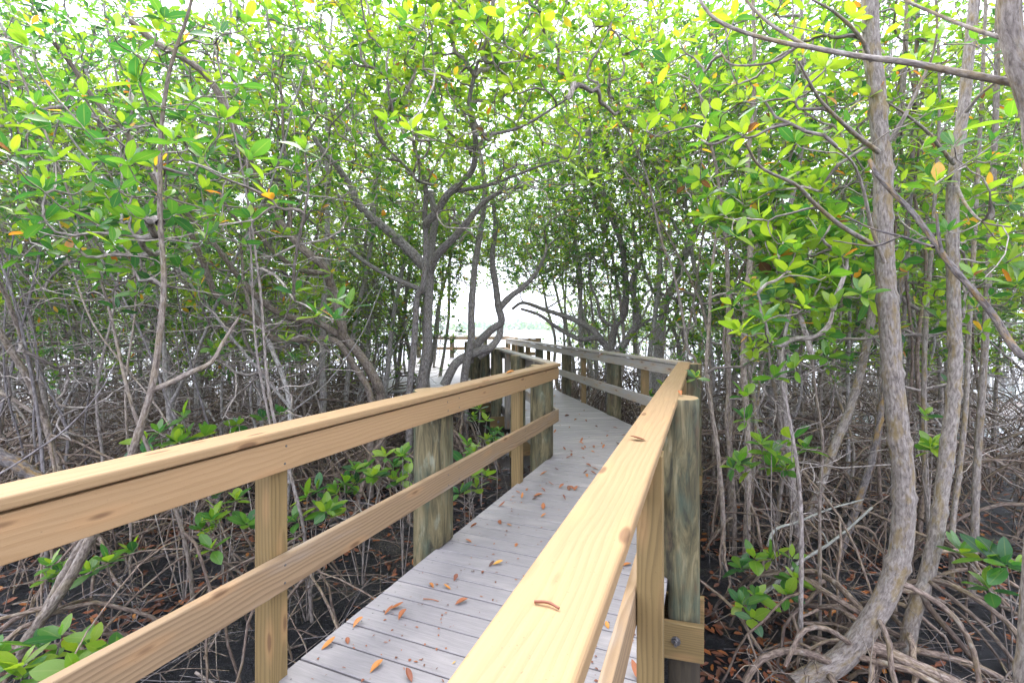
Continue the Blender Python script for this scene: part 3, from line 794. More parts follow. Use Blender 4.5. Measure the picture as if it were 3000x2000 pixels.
# --- slim leaning tree close to the left railing
P = px([(40, 1960), (100, 1850), (230, 1610), (330, 1480), (395, 1300), (446, 1130), (470, 960), (480, 816), (469, 638), (469, 510), (472, 383), (488, 255), (510, 159), (542, 70), (561, 0), (575, -80)], 3.35, 2.9)
T = Tree('mangrove_tree', 'slim dark mangrove stem leaning up just outside the left railing', 'tree', (P[0][0], P[0][1], GZ), M_BARK_D)
T.limb(P, .032, .008, .3)
T.limb(px([(440, 1145), (500, 1120), (560, 1090), (620, 1060), (655, 1000), (700, 930)], 3.2, 3.4), .022, .009, .2)
T.limb(px([(60, 1900), (200, 1700), (270, 1570), (330, 1480)], 3.3, 3.1), .035, .03, .2)
T.attach(np.array([U(*h) for h in [(480, 60, 2.9), (640, 110, 2.8), (400, 160, 2.9), (560, 420, 3.0), (350, 560, 2.9), (590, 560, 3.0), (330, 720, 2.9), (600, 700, 3.1), (430, 640, 3.2), (720, 70, 2.8), (400, 330, 3.0)]]),   .15, .004, maxd=3)
T.attach(ell(U(380, 560, 3.5), (.9, .5, .8), 70, 1.3), .14, .0036, maxd=3)
T.attach(ell(U(300, 760, 3.7), (.9, .5, .5), 45, 1.0), .13, .0036, maxd=3)
T.attach(ell(U(420, 700, 3.3), (.9, .5, .9), 30, .5), .09, .003, leaf=False, up=.1)
T.prop(9, (.1, .5), (.3, 1.2), (.011, .02))
T.build(-.05, (4, 7))

# --- the two big trunks on the right
P = px([(2330, 2010), (2357, 1995), (2446, 1944), (2510, 1880), (2574, 1784), (2612, 1702), (2638, 1619), (2647, 1510), (2647, 1383), (2631, 1255), (2615, 1096), (2609, 1000), (2596, 829), (2590, 733), (2587, 606), (2587, 478), (2577, 383), (2568, 255), (2555, 160), (2548, 0), (2540, -120)], 3.15, 3.25)
T = Tree('mangrove_tree', 'thick lichen-mottled mangrove trunk with a curved foot, larger of the two close right trunks', 'tree', (P[3][0], P[3][1], GZ), M_BARK)
T.limb(P, .070, .047, .5, knots=[.21, .30, .37, .455, .55, .66, .72, .80])
T.limb(px([(2574, 446), (2523, 408), (2472, 364), (2408, 300), (2376, 249), (2340, 180)], 3.15, 2.7), .016, .006, .1)
T.limb(px([(2570, 720), (2555, 714), (2466, 663), (2389, 599), (2332, 542), (2230, 491), (2185, 421)], 3.15, 2.5), .017, .006, .1)
T.limb(px([(2590, 770), (2555, 670), (2530, 560), (2500, 480), (2450, 430)], 3.1, 2.7), .013, .005, .1)
T.limb(px([(2600, 420), (2640, 360), (2690, 260), (2730, 170), (2745, 100)], 3.2, 2.9), .014, .006, .1)
T.limb(px([(2552, 180), (2520, 110), (2450, 40), (2380, 0)], 3.1, 2.8), .014, .006, .1)
hr = [(2242, 300, 2.7), (2070, 420, 3.0), (2121, 638, 2.9), (2153, 695, 2.8), (2236, 644, 2.9), (2287, 714, 2.8), (2714, 331, 2.8), (2640, 540, 3.4), (2450, 480, 3.2), (2330, 420, 3.0), (2180, 400, 2.8), (2400, 560, 3.3), (2420, 200, 3), (2330, 300, 3.1), (2500, 60, 3.2), (2650, 60, 3.3)]
T.attach(np.array([U(*h) for h in hr]), .14, .0038, maxd=4, up=.2)
T.attach(ell(U(2200, 330, 3.6), (.8, .6, .8), 60, 1.8), .13, .0036, maxd=3, up=.2)
for e, rr in (([(2540, 1890), (2593, 1906), (2670, 1944), (2797, 2000), (2900, 2060)], .045), ([(2555, 1880), (2556, 1920), (2552, 2000), (2548, 2060)], .020), ([(2620, 1700), (2690, 1730), (2790, 1800), (2850, 1900), (2870, 2010)], .02),
              ([(2440, 1940), (2330, 1905), (2230, 1930), (2180, 2000)], .026), ([(2500, 1890), (2420, 1840), (2350, 1850), (2300, 1950)], .018)):
    Q = resample(px(e, 3.15, 3.0), 9); T.roots.append((Q, np.linspace(rr, rr*.75, 9)))
T.prop(12, (.1, .6), (.4, 1.2), (.012, .024))
T.build(.10, (5, 8))

P = px([(2620, 2010), (2644, 1957), (2657, 1893), (2676, 1797), (2714, 1689), (2740, 1574), (2759, 1446), (2778, 1287), (2791, 1191), (2800, 1032), (2797, 1000), (2791, 733), (2791, 574), (2803, 446), (2823, 319), (2835, 191), (2855, 0), (2866, -120)], 3.45, 3.6)
T = Tree('mangrove_tree', 'second close right trunk, paler and thinner, leaning up behind the thick lichened one', 'tree', (P[1][0], P[1][1], GZ), M_BARK)
T.limb(P, .051, .032, .5, knots=[.13, .24, .33, .40, .47, .58, .75, .83])
T.limb(px([(2795, 480), (2760, 440), (2720, 390), (2660, 340), (2600, 300)], 3.5, 3.2), .015, .006, .1)
T.limb(px([(2830, 330), (2870, 280), (2920, 240), (2980, 200)], 3.5, 3.2), .014, .006, .1)
T.limb(px([(2800, 540), (2830, 600), (2880, 650), (2960, 665)], 3.5, 3.0), .012, .005, .1)
T.attach(np.array([U(*h) for h in [(2740, 542, 2.7), (2797, 434, 2.8), (2957, 357, 2.4), (2848, 816, 2.8), (2900, 560, 3), (2900, 420, 3.2), (2700, 440, 3.2), (2860, 120, 3.3), (2760, 120, 3.3), (2930, 700, 3.2), (2780, 680, 3.3), (2960, 560, 2.9), (2690, 180, 3.4)]]), .14, .0038, maxd=4, up=.2)
T.attach(ell(U(2860, 700, 3.7), (.55, .4, .9), 60, 1.2), .13, .0036, maxd=3, up=.2)
for e, rr in (([(2700, 1740), (2735, 1795), (2810, 1880), (2912, 2000), (2960, 2060)], .022), ([(2660, 1900), (2740, 1915), (2860, 1950), (2980, 2010)], .026), ([(2720, 1700), (2800, 1760), (2900, 1850), (3010, 1990)], .016)):
    Q = resample(px(e, 3.45, 3.2), 9); T.roots.append((Q, np.linspace(rr, rr*.75, 9)))
T.prop(12, (.1, .8), (.3, 1.3), (.011, .022))
T.build(.06, (5, 8))

# --- the near tree at the right edge with the long branches reaching across
P = px([(3060, 1300), (3050, 800), (3040, 420), (2995, 223), (2963, 96), (2957, 0), (2950, -120)], 1.9, 1.85)
P = np.vstack([[P[0][0]+.08, P[0][1]+.2, GZ-.1], P])
T = Tree('mangrove_tree', 'grey trunk at the upper right edge sending a long thin branch across the top', 'tree', (P[0][0], P[0][1], GZ), M_BARK)
T.limb(P, .047, .036, .3)
T.limb(px([(3025, 255), (3000, 249), (2829, 217), (2670, 185), (2542, 169), (2446, 153), (2363, 137), (2306, 128), (2191, 99), (2096, 57), (2051, 0), (2030, -60)], 1.9, 2.35), .016, .006, .3)
T.limb(px([(2363, 137), (2255, 70), (2185, 0), (2150, -60)], 2.2, 2.4), .009, .005, .1)
T.limb(px([(2338, 135), (2274, 179), (2210, 191), (2140, 188), (2108, 147)], 2.2, 2.4), .007, .004, .1)
T.limb(px([(2957, 118), (2861, 89), (2765, 51), (2650, 0), (2600, -40)], 1.9, 2.3), .009, .005, .2)
T.attach(np.array([U(*h) for h in [(1990, 120, 2.6), (2060, 200, 2.6), (1960, 190, 2.7), (2150, 60, 2.7)]]), .12, .004, maxd=3)
T.prop(4, (.1, .6), (.3, .9), (.011, .02))
T.build(.08, (4, 6))
P = px([(3060, 1110), (3000, 1050), (2957, 1000), (2912, 925), (2848, 848), (2797, 791), (2753, 733), (2714, 676), (2670, 619), (2619, 568), (2568, 510), (2548, 470)], 2.05, 2.75)
P = np.vstack([[P[0][0]+.25, P[0][1]-.1, GZ-.1], [P[0][0]+.22, P[0][1]-.1, .2], P])
T = Tree('mangrove_tree', 'leaning stem crusted with orange lichen slanting across the right trunks', 'tree', (P[0][0], P[0][1], GZ), M_YELL)
T.limb(P, .023, .012, .3)
T.limb(px([(2735, 725), (2727, 721), (2638, 692), (2555, 670), (2472, 631)], 2.35, 2.5), .008, .004, .2)
T.limb(px([(2760, 740), (2750, 690), (2744, 625)], 2.4, 2.4), .008, .006, .2)
T.limb(px([(2638, 692), (2560, 720), (2440, 705)], 2.42, 2.6), .006, .003, .2)
T.build()

# --- procedural trees -------------------------------------------------
def wild(name, label, group, x, y, top, lean, r0, nt, crown_r, leafL, zmin=1.7, bark=None, roots=16, bare=0, bias=0.0, wob=.06, cz=None, nl=(5, 9), old=.02, fork=0):
    b = np.array([x, y, GZ])
    T = Tree(name, label, 'tree', b, bark or M_BARK_D, group)
    h = np.linspace(0, 1, 6)[:, None]
    ln = np.array(lean, float)
    pts = b+np.hstack([ln[None, :]*h**1.3, h*(top-GZ)])+np.vstack([[0, 0, -.12]]+[np.append(rng.normal(0, wob*1.8, 2), 0) for _ in range(5)])
    T.limb(pts, r0, r0*.32, .35, wob=wob*.12)
    for _ in range(fork):
        i = rng.integers(1, 4); p0 = pts[i]; a = rng.uniform(0, 6.28); L = (top-p0[2])*rng.uniform(.55, .9)
        d = np.array([math.cos(a)*.65, math.sin(a)*.65, .75])
        q = np.array([p0+d*L*t+np.array([0, 0, .18*L*t*t]) for t in np.linspace(0, 1, 5)])
        q[1:] += np.cumsum(rng.normal(0, .07, (4, 3)), 0)
        if not open_ok(q[2:]).all(): continue
        T.limb(q, r0*.6, r0*.2, .2, wob=wob*.1)
    c = pts[-1].copy(); c[2] = cz if cz is not None else (top+zmin)/2+.3
    c[:2] = (pts[3][:2]+pts[-1][:2])/2
    T.attach(ell(c, (crown_r, crown_r, (top+.8-zmin)/2), nt, zmin), leafL, .0034 if y > 8 else .0036, maxd=2.4)
    if bare: T.attach(ell((x, y, .7), (1.4, 1.2, 1.3), bare, -.7), .1, .003, leaf=False, up=.05, wob=.09, maxd=1.6)
    if bare: T.attach(ell(c-np.array([0, 0, .6]), (crown_r, crown_r*.8, (top-zmin)/2), bare*2, .6), .1, .003, leaf=False, up=.05, wob=.1, maxd=1.6)
    if roots: T.prop(roots, (.15, 1.3), (.35, 1.9), (.006, .019))
    return T.build(bias, nl, old=old)

def scatter(xr, yr, n, mind, existing):
    out = []; tries = 0
    while len(out) < n and tries < 6000:
        tries += 1
        x, y = rng.uniform(*xr), rng.uniform(*yr)
        if abs(x) > 1.15*y+1.2: continue
        if walk_dist(x, y) < 1.5: continue
        if y > 10 and -4.9 < x < .5 and y > 16.5: continue
        if all((x-a)**2+(y-b)**2 > mind**2 for a, b in existing+out): out.append((x, y))
    return out

occ = [(-1.45, 7.5), (-1.9, 7.0), (2.4, 3.2), (2.9, 3.5)]
LB_L = 'tangled stilt-rooted mangrove in the twiggy thicket left of the boardwalk'
LB_LF = 'far stilt-rooted mangrove with bright small leaves at the back of the left thicket'
LB_R = 'slender upright mangrove with small bright leaves in the grove right of the boardwalk'
LB_RF = 'far leafy mangrove standing in shallow water at the back of the right grove'
near_l = scatter((-8, -2.7), (5.0, 9), 13, 1.15, occ); occ += near_l
for x, y in near_l:
    wild('mangrove_tree', LB_L, 'mangroves of the left thicket', x, y, rng.uniform(5.2, 7.4), (rng.normal(-1.1, .8), rng.normal(-.2, .5)), rng.uniform(.02, .04), 260, rng.uniform(1.6, 2.2), .125,
         .95, [M_BARK_D, M_BARK_G, M_TWIG][rng.integers(3)], 22, 90, -.03, .10, fork=2, nl=(6, 9))
far_l = scatter((-15, -1.5), (9, 18.5), 27, 1.35, occ); occ += far_l
for x, y in far_l:
    wild('mangrove_tree', LB_LF, 'mangroves at the back of the left thicket', x, y, rng.uniform(6.5, 9.5), (rng.normal(0, .7), rng.normal(-.2, .5)), rng.uniform(.03, .06), 370, rng.uniform(2.0, 2.7), .13,
         .7, [M_BARK_D, M_BARK_G][rng.integers(2)], 22, 20, .06, .12, fork=1, nl=(7, 11))
near_r = scatter((2.6, 9), (4.4, 9), 16, 1.1, occ); occ += near_r
for x, y in near_r:
    wild('mangrove_tree', LB_R, 'mangroves of the right grove', x, y, rng.uniform(5.2, 7.6), (rng.normal(0, .4), rng.normal(-.1, .3)), rng.uniform(.022, .042), 300, rng.uniform(1.4, 1.9),   .12,
         .75, [M_BARK, M_BARK_G, M_TWIG][rng.integers(3)], 14, 50, .06, .05, fork=1, nl=(6, 9))
far_r = scatter((1.6, 15), (9, 18.5), 28, 1.3, occ); occ += far_r
for x, y in far_r:
    wild('mangrove_tree', LB_RF, 'mangroves at the back of the right grove', x, y, rng.uniform(6.5, 9.5), (rng.normal(-.2, .6), rng.normal(-.2, .5)), rng.uniform(.028, .052), 370, rng.uniform(2.0, 2.7), .13,
         .7, [M_BARK_G, M_BARK][rng.integers(2)], 20, 16, .10, .10, fork=1, nl=(7, 11))

LB_U = 'low leafy mangrove bush filling the gaps between the trunks at the back'
bush = scatter((-15, -4.0), (10, 18.5), 26, .9, [])+scatter((-5, -2), (9.5, 13), 4, 1.0, [])+scatter((2.0, 15), (9.5, 18.5), 22, .9, [])
for x, y in bush:
    wild('mangrove_bush', LB_U, 'low bushes under the mangroves', x, y, rng.uniform(2.1, 3.8), (rng.normal(0, .3), 0), rng.uniform(.018, .03), 250, rng.uniform(1.3, 1.9), .11, .25, M_BARK_G, 16, 40, .06, .08, fork=2, nl=(6, 10))
LB_V = 'leafy mangrove bush of middle height standing among bare stems'
occ2 = []
for x, y in scatter((-9, -3.2), (6.5, 10), 9, 1.2, occ2)+scatter((3.6, 10), (6.0, 10), 10, 1.2, occ2):
    wild('mangrove_bush', LB_V, 'middle-height bushes among the stems', x, y, rng.uniform(2.0, 3.4), (rng.normal(0, .3), 0), rng.uniform(.015, .025), 130, rng.uniform(1.0, 1.4), .12, .5, M_BARK_G, 10, 20, .06, .08, fork=2, nl=(6, 9))
LB_O = 'tall leaning mangrove whose crown arches over the far boardwalk'
for x, y, tp, lx in ((-2.9, 11.5, 10.2, 1.8), (-2.4, 14.5, 10.8, 1.6), (3.2, 11.0, 10.0, -1.6), (2.6, 14.2, 11.0, -1.8), (-3.4, 9.6, 9.0, 1.5), (3.9, 9.3, 8.6, -1.5), (2.2, 17.0, 11.5, -1.2), (-3.0, 17.5, 11.5, 1.2)):
    wild('mangrove_tree', LB_O, 'mangroves arching over the boardwalk', x, y, tp, (lx, rng.normal(-.2, .3)), rng.uniform(.045, .06), 460, 2.6, .125, 3.0, M_BARK_G, 18, 10, .10, .08, fork=1, nl=(7, 11))

def archer(x, y, crowns, label):
    T = Tree('mangrove_tree', label, 'tree', (x, y, GZ), M_BARK_G, 'mangroves arching over the boardwalk')
    lean = np.array([crowns[0][0][0]-x, crowns[0][0][1]-y])
    pts = np.array([[x+lean[0]*t**1.6*.7+rng.normal(0, .06), y+lean[1]*t*.5, GZ-.12+(crowns[0][0][2]+1.2-GZ)*t] for t in np.linspace(0, 1, 7)])
    T.limb(pts, .065, .02, .3, wob=.01)
    for c, rr_, n_, z_ in crowns: T.attach(ell(c, rr_, n_, z_), .12, .0036, maxd=3.2)
    T.prop(16, (.15, 1.2), (.35, 1.6), (.008, .02)); T.build(.08, (6, 10))
archer(2.3, 12.8, [((.5, 12.6, 3.9), (2.0, 1.6, 1.4), 260, 2.35)], 'mangrove right of the far boardwalk whose low crown closes the view over the rails')
archer(-2.2, 12.2, [((-.6, 12.0, 3.8), (1.9, 1.6, 1.4), 260, 2.4)], 'mangrove left of the far boardwalk leaning its low crown over the rails')
archer(1.6, 16.2, [((-.2, 16.0, 4.4), (2.4, 1.6, 1.8), 280, 2.5)], 'mangrove at the platform corner with branches arching across the walkway')
archer(-2.6, 9.6, [((-1.5, 9.4, 3.4), (1.2, 1.2, 1.5), 260, 2.0)], 'leafy mangrove just behind the gnarled trunks left of the walkway')

archer(-3.3, 13.6, [((-2.3, 13.4, 3.2), (1.9, 1.6, 1.8), 330, 1.3)], 'mid green mangrove filling the gap behind the forked central tree')
archer(-2.0, 10.9, [((-1.5, 10.6, 3.9), (1.6, 1.2, 1.7), 320, 2.1)], 'leafy mangrove seen between the forked central tree and the bent gnarled trunk')
archer(1.75, 11.2, [((1.2, 11.0, 3.7), (1.4, 1.2, 1.3), 240, 2.35)], 'small mangrove with pale leaves just behind the far right railing')
archer(2.0, 14.9, [((.45, 14.5, 3.7), (1.7, 1.3, 1.4), 330, 2.3)], 'mangrove leaning from the right over the last stretch of the boardwalk')
archer(-5.6, 8.6, [((-4.9, 8.2, 5.6), (2.5, 1.5, 1.7), 380, 3.2)], 'broad-crowned mangrove high in the canopy at the upper left')
archer(-3.3, 8.3, [((-3.0, 8.0, 5.7), (2.0, 1.3, 1.4), 300, 3.7)], 'mangrove crown high behind the sweeping bare limbs')
archer(4.4, 8.3, [((3.7, 8.1, 5.7), (2.0, 1.4, 1.5), 300, 3.2)], 'mangrove crown high behind the long thin branch at the upper right')
archer(-5.2, 15.5, [((-4.2, 15.2, 3.6), (2.2, 1.6, 2.2), 380, .9)], 'broad mangrove standing in shallow water left of the viewing platform')

# --- traced trees beyond the bend on the right
def traced(label, bark, limbs, tips, leafL=.1, roots=14, bias=.08, group=None, name='mangrove_tree', bare=None, reach=(.35, 1.8), h=(.15, 1.2), rr=(.010, .022)):
    T = None
    for pts, r0, r1 in limbs:
        if T is None:
            P = down(pts); T = Tree(name, label, 'tree', (P[0][0], P[0][1], GZ), bark, group); T.limb(P, r0, r1, .4)
        else: T.limb(pts, r0, r1, .15)
    for t, l in tips: T.attach(t, l, .0036, maxd=3)
    if bare is not None: T.attach(bare, .1, .003, leaf=False, up=.05, wob=.08, maxd=1.8)
    if roots: T.prop(roots, h, reach, rr)
    return T.build(bias, (5, 9))

traced('stout pale trunk leaning right with a dark broken top beyond the right railing', M_BARK_G,
       [(px([(1927, 1047), (1949, 891), (1980, 829), (1994, 770), (2020, 721), (2043, 668), (2060, 600)], 10, 9.8), .12, .07),
        (px([(1960, 870), (1905, 850), (1880, 880)], 9.9, 9.6), .03, .015)], [(ell(U(2010, 480, 9.6), (1.9, 1.6, 1.8), 420, 2), .105)])
traced('slim straight grey trunk beside the stout pale one beyond the right railing', M_BARK_G,
       [(px([(1904, 1043), (1918, 936), (1931, 824), (1936, 712), (1940, 579), (1936, 400), (1925, 200)], 9.6, 9.2), .06, .025)], [(ell(U(1930, 330, 9.2), (1.7, 1.5, 1.9), 420, 2), .105)])
traced('twisted many-stemmed mangrove with a long limb reaching left over the right railing', M_BARK_K,
       [(px([(1784, 1060), (1790, 1020), (1802, 958), (1829, 913), (1833, 824), (1820, 712), (1797, 650), (1771, 578), (1739, 467), (1720, 350)], 10.2, 9.6), .095, .04),
        (px([(1786, 1030), (1775, 1012), (1730, 962), (1668, 931), (1601, 909), (1534, 887), (1500, 905)], 10.2, 10.6), .075, .032),
        (px([(1765, 1000), (1748, 989), (1704, 994), (1668, 980), (1623, 953), (1579, 922), (1525, 904)], 10.2, 10.4), .06, .028),
        (px([(1790, 1040), (1815, 1025), (1846, 980), (1869, 940), (1864, 891), (1850, 830), (1880, 760)], 10.1, 9.8), .085, .04),
        (px([(1800, 960), (1760, 930), (1750, 880), (1725, 820), (1730, 760)], 10.1, 9.9), .04, .015),
        (px([(1840, 985), (1890, 945), (1940, 920), (1990, 900)], 10, 9.6), .035, .015),
        (px([(1600, 905), (1640, 880), (1690, 855)], 10.5, 10.2), .02, .008)],
       [(ell(U(1740, 500, 10), (2.1, 1.6, 2.0), 560, 2.2), .115), (ell(U(1690, 790, 10.3), (1.7, 1.0, .8), 300, 1.8), .09)], roots=60, reach=(.3, 1.6), h=(.4, 1.7), rr=(.009, .016))
traced('thin bowed stem rising beside the corner of the right railing', M_BARK,
       [(px([(2050, 1500), (2043, 1096), (2016, 1025), (1998, 913), (1971, 793), (1940, 712), (1918, 614), (1900, 534), (1873, 458), (1846, 400), (1800, 320), (1780, 240)], 6.5, 6.2), .026, .011)],
       [(ell(U(1830, 330, 6.2), (1.0, .9, .9), 60, 2.2), .105)], roots=6)
traced('thin brown stem slanting left among the stems right of the corner', M_BARK_D,
       [(px([(2090, 1350), (2080, 1050), (2061, 913), (2025, 824), (1985, 744), (1936, 650), (1880, 560), (1830, 500)], 6.9, 6.5), .024, .010)],
       [(ell(U(1960, 520, 6.5), (1.0, .9, .9), 60, 2.2), .105)], roots=6)
traced('slightly crooked dark stem standing right of the railing corner', M_BARK_D,
       [(px([(2140, 1500), (2135, 1150), (2132, 802), (2123, 668), (2110, 579), (2096, 480), (2060, 330), (2040, 150)], 5.8, 5.6), .035, .014)],
       [(ell(U(2090, 330, 5.6), (.9, .8, 1.1), 80, 2.2), .105)], roots=8)
# gnarled trunks left of the far railing
traced('gnarled mangrove bending over the far end of the left railing', M_BARK_K,
       [(px([(1360, 1114), (1370, 1050), (1381, 987), (1381, 910), (1391, 783), (1411, 655), (1420, 540), (1400, 420)], 8.6, 8.0), .085, .035),
        (px([(1375, 1060), (1388, 1018), (1440, 966), (1468, 945), (1465, 915), (1461, 903), (1452, 834), (1442, 757), (1452, 655), (1440, 560)], 8.8, 8.6), .08, .035),
        (px([(1461, 905), (1496, 868), (1530, 843), (1570, 800), (1600, 740)], 8.8, 8.4), .065, .025),
        (px([(1400, 1045), (1440, 1015), (1462, 985), (1466, 950)], 8.7, 8.8), .07, .06),
        (px([(1300, 1130), (1340, 1060), (1400, 1030), (1440, 1018)], 8.5, 8.7), .085, .07)],
       [(ell(U(1480, 560, 8.2), (1.8, 1.3, 1.3), 400, 2.4), .105)], roots=50, h=(.3, 1.1), reach=(.4, 1.6), rr=(.016, .042))

# --- upright stems crowding the right foreground
def stem(label, pts, y0, y1, r0, r1, bark, tips=(), roots=4, group='thin upright stems right of the boardwalk', leafL=.14, nl=(6, 9), bare=22, cloud=None):
    P = px(pts, y0, y1)
    z_end = P[-1][2]
    T = Tree('mangrove_sapling', label, 'sapling', (P[0][0], P[0][1], GZ), bark, group)
    T.limb(P if P[0][2] < GZ else down(P), r0, r1, .3, knots=list(rng.uniform(.05, .95, 9)))
    if len(tips): T.attach(np.array([U(*t) for t in tips]), leafL, .0036, maxd=3, up=.2)
    if cloud is not None: T.attach(ell(*cloud), leafL, .0036, maxd=2.5, up=.2)
    if bare:
        c = P[len(P)//2]; T.attach(ell(c, (.5, .35, .8), bare, -.5), .1, .0026, leaf=False, up=.15, wob=.08, maxd=.8)
    if roots: T.prop(roots, (.1, .55), (.25, 1.0), (.009, .017))
    return T.build(.08, nl)
stem('thin knuckled stem just right of the second close trunk', [(2842, 1790), (2855, 1574), (2861, 1383), (2874, 1191), (2886, 1000), (2900, 700), (2918, 319), (2925, 0), (2930, -80)], 4.2, 4.3, .03, .02, M_BARK, [(2960, 600, 4), (2880, 300, 4.1), (2960, 150, 4.1), (2990, 420, 3.9)])
stem('thin stem hugging the second close trunk on its right', [(2788, 1720), (2791, 1542), (2810, 1383), (2829, 1191), (2840, 950), (2860, 600), (2880, 200), (2890, -60)], 4.5, 4.6, .024, .014, M_BARK, [(2840, 500, 4.4), (2800, 260, 4.4), (2930, 60, 4.4)])
stem('thick slanting stem behind and left of the large right trunk', [(2350, 1590), (2408, 1408), (2440, 1319), (2491, 1191), (2530, 1050), (2560, 880), (2590, 600), (2640, 300), (2660, 0)], 5.3, 5.4, .05, .025, M_BARK, [(2480, 700, 5), (2650, 480, 5.1), (2560, 250, 5)], roots=8)
stem('orange-tinted stem slanting behind the large right trunk', [(2440, 1680), (2510, 1485), (2561, 1319), (2587, 1159), (2620, 950), (2660, 650), (2680, 300), (2690, 0)], 4.9, 5.2, .036, .02, M_YELL, [(2660, 800, 4.8), (2720, 350, 5)])
stem('straight brown stem second from the corner pile on the right', [(2185, 1640), (2190, 1480), (2191, 1319), (2185, 1180), (2178, 1064), (2185, 900), (2200, 700), (2190, 500), (2210, 250), (2205, -50)], 5.0, 5.2, .036, .018, M_BARK_D, [(2150, 850, 4.7), (2260, 560, 4.8), (2130, 250, 5)])
stem('brown stem nearest to the corner pile on the right', [(2115, 1660), (2118, 1510), (2102, 1319), (2083, 1191), (2070, 1080), (2078, 950), (2085, 800), (2110, 600)], 4.9, 5.2, .028, .014, M_BARK_D, [(2040, 1110, 4.5), (2080, 800, 4.7)], cloud=(U(2150, 930, 4.7), (.5, .4, .5), 50, 1.0))
stem('crooked brown stem between the two stems by the corner pile', [(2150, 1660), (2152, 1500), (2140, 1350), (2128, 1230), (2135, 1100), (2120, 1000), (2150, 820)], 5.1, 5.3, .028, .012, M_BARK_D, [(2210, 900, 4.8)])
stem('greenish sapling stem standing in the mud left of the large trunk foot', [(2344, 1990), (2346, 1760), (2348, 1574), (2338, 1383), (2306, 1191), (2290, 1100), (2300, 980), (2330, 860)], 3.5, 3.4, .018, .009, M_TWIG,
     [(2421, 810, 2.9), (2351, 906, 2.8), (2172, 976, 2.9), (2240, 945, 2.9), (2523, 867, 3.0), (2300, 800, 3.1), (2260, 1010, 3.1), (2400, 980, 3.2), (2440, 910, 3.1), (2330, 740, 3.1), (2220, 860, 3.2), (2150, 900, 3.2), (2480, 760, 3.2), (2410, 700, 3.2)], cloud=(U(2330, 790, 3.6), (.65, .5, .65), 90, 1.0))
stem('thin dark sapling stem right of the greenish one', [(2402, 1960), (2402, 1700), (2402, 1478), (2410, 1300), (2390, 1150), (2380, 1050)], 3.6, 3.6, .014, .008, M_BARK_D, [(2330, 1085, 3.2), (2270, 1110, 3.3), (2420, 1050, 3.3)], cloud=(U(2170, 720, 4.0), (.5, .4, .6), 60, 1.2))
LS = 'thin upright bare stem among the crowded stems right of the boardwalk'
for i in range(20):
    y = rng.uniform(4.3, 8.5); u0 = rng.uniform(2130, 3000)
    x = (u0-1500)/F*y
    if walk_dist(x, y) < 1.5: continue
    top = rng.uniform(3.5, 5.6)
    b = np.array([x, y, GZ-.1]); pts = np.array([b+np.array([rng.normal(0, .09)*t*3, rng.normal(0, .05)*t, (top+1)*t]) for t in np.linspace(0, 1, 6)])
    T = Tree('mangrove_sapling', LS, 'sapling', (x, y, GZ), [M_BARK, M_BARK_D, M_ROOT][i % 3], 'bare stems in the right grove')
    T.limb(pts, rng.uniform(.014, .03), .009, .3, knots=list(rng.uniform(0, 1, 8)))
    T.attach(ell(pts[4], (.6, .6, .9), 14, 1.3), .10, .0034, maxd=2)
    T.attach(ell((x, y, .5), (.7, .6, 1.0), 9, -.5), .1, .0026, leaf=False, up=.1, wob=.08, maxd=1)
    T.prop(6, (.1, .7), (.25, 1.2), (.005, .013)); T.build(.08)
LS2 = 'thin leaning bare stem in the root tangle behind the left railing'
for i in range(26):
    y = rng.uniform(3.6, 9); u0 = rng.uniform(-60, 1050)
    x = (u0-1500)/F*y
    if walk_dist(x, y) < 1.5: continue
    top = rng.uniform(1.8, 4.6); ln = rng.normal(-.5, 1.0)
    pts = np.array([np.array([x, y, GZ-.1])+np.array([ln*t**1.5+rng.normal(0, .06), rng.normal(0, .1), (top+1)*t]) for t in np.linspace(0, 1, 6)])
    T = Tree('mangrove_sapling', LS2, 'sapling', (x, y, GZ), [M_BARK_D, M_TWIG, M_DEAD][i % 3], 'bare stems in the left thicket')
    T.limb(pts, rng.uniform(.010, .022), .006, .3)
    T.attach(ell(pts[3], (1.0, .6, .9), 22, -.2), .1, .0026, leaf=False, up=.05, wob=.09, maxd=1.3)
    T.attach(ell(pts[5], (.6, .5, .6), 8, 1.2), .10, .0034, maxd=1.6)
    T.prop(9, (.1, .9), (.3, 1.4), (.005, .014)); T.build(-.05)

# ------------------------------------------------------------------ seedlings
def seedling(label, u, v, Y, heads, leafL=.13, bias=.0, group='young mangrove seedlings'):
    """heads: list of (u, v, Y) rosettes; the stem comes out of the mud below (u, v)"""
    b = U(u, v, Y); b[2] = GZ
    r = empty('mangrove_seedling', b, label, 'seedling', group)
    acc = Acc(); acc2 = Acc(); tips = []; dirs = []
    for h in heads:
        t = U(*h); m = (b+t)/2+np.array([rng.normal(0, .03), rng.normal(0, .03), .03]); P = resample([b-np.array([0, 0, .08]), m, t], 8)
        tubes(acc, P[None], np.linspace(.006, .0038, 8)[None], 6); tips.append(t); dirs.append(nrm(P[-1]-P[-2]))
        for _ in range(rng.integers(1, 3)):
            Q = resample([P[4], P[5]+rng.normal(0, .03, 3), P[6]+np.array([*rng.normal(0, .11, 2), rng.uniform(-.04, .06)])], 6)
            tubes(acc, Q[None], np.linspace(.004, .003, 6)[None], 5); tips.append(Q[-1]); dirs.append(nrm(Q[-1]-Q[-2]))
    rosettes(acc2, np.array(tips), np.array(dirs), np.full(len(tips), leafL*1.15), 8, (5, 9), bias, upw=.7, old=.0, wr=.27)
    link_mesh('stem', acc.mesh('stem', b), M_TWIG, r); link_mesh('leaves', acc2.mesh('leaves', b), M_LEAF, r)
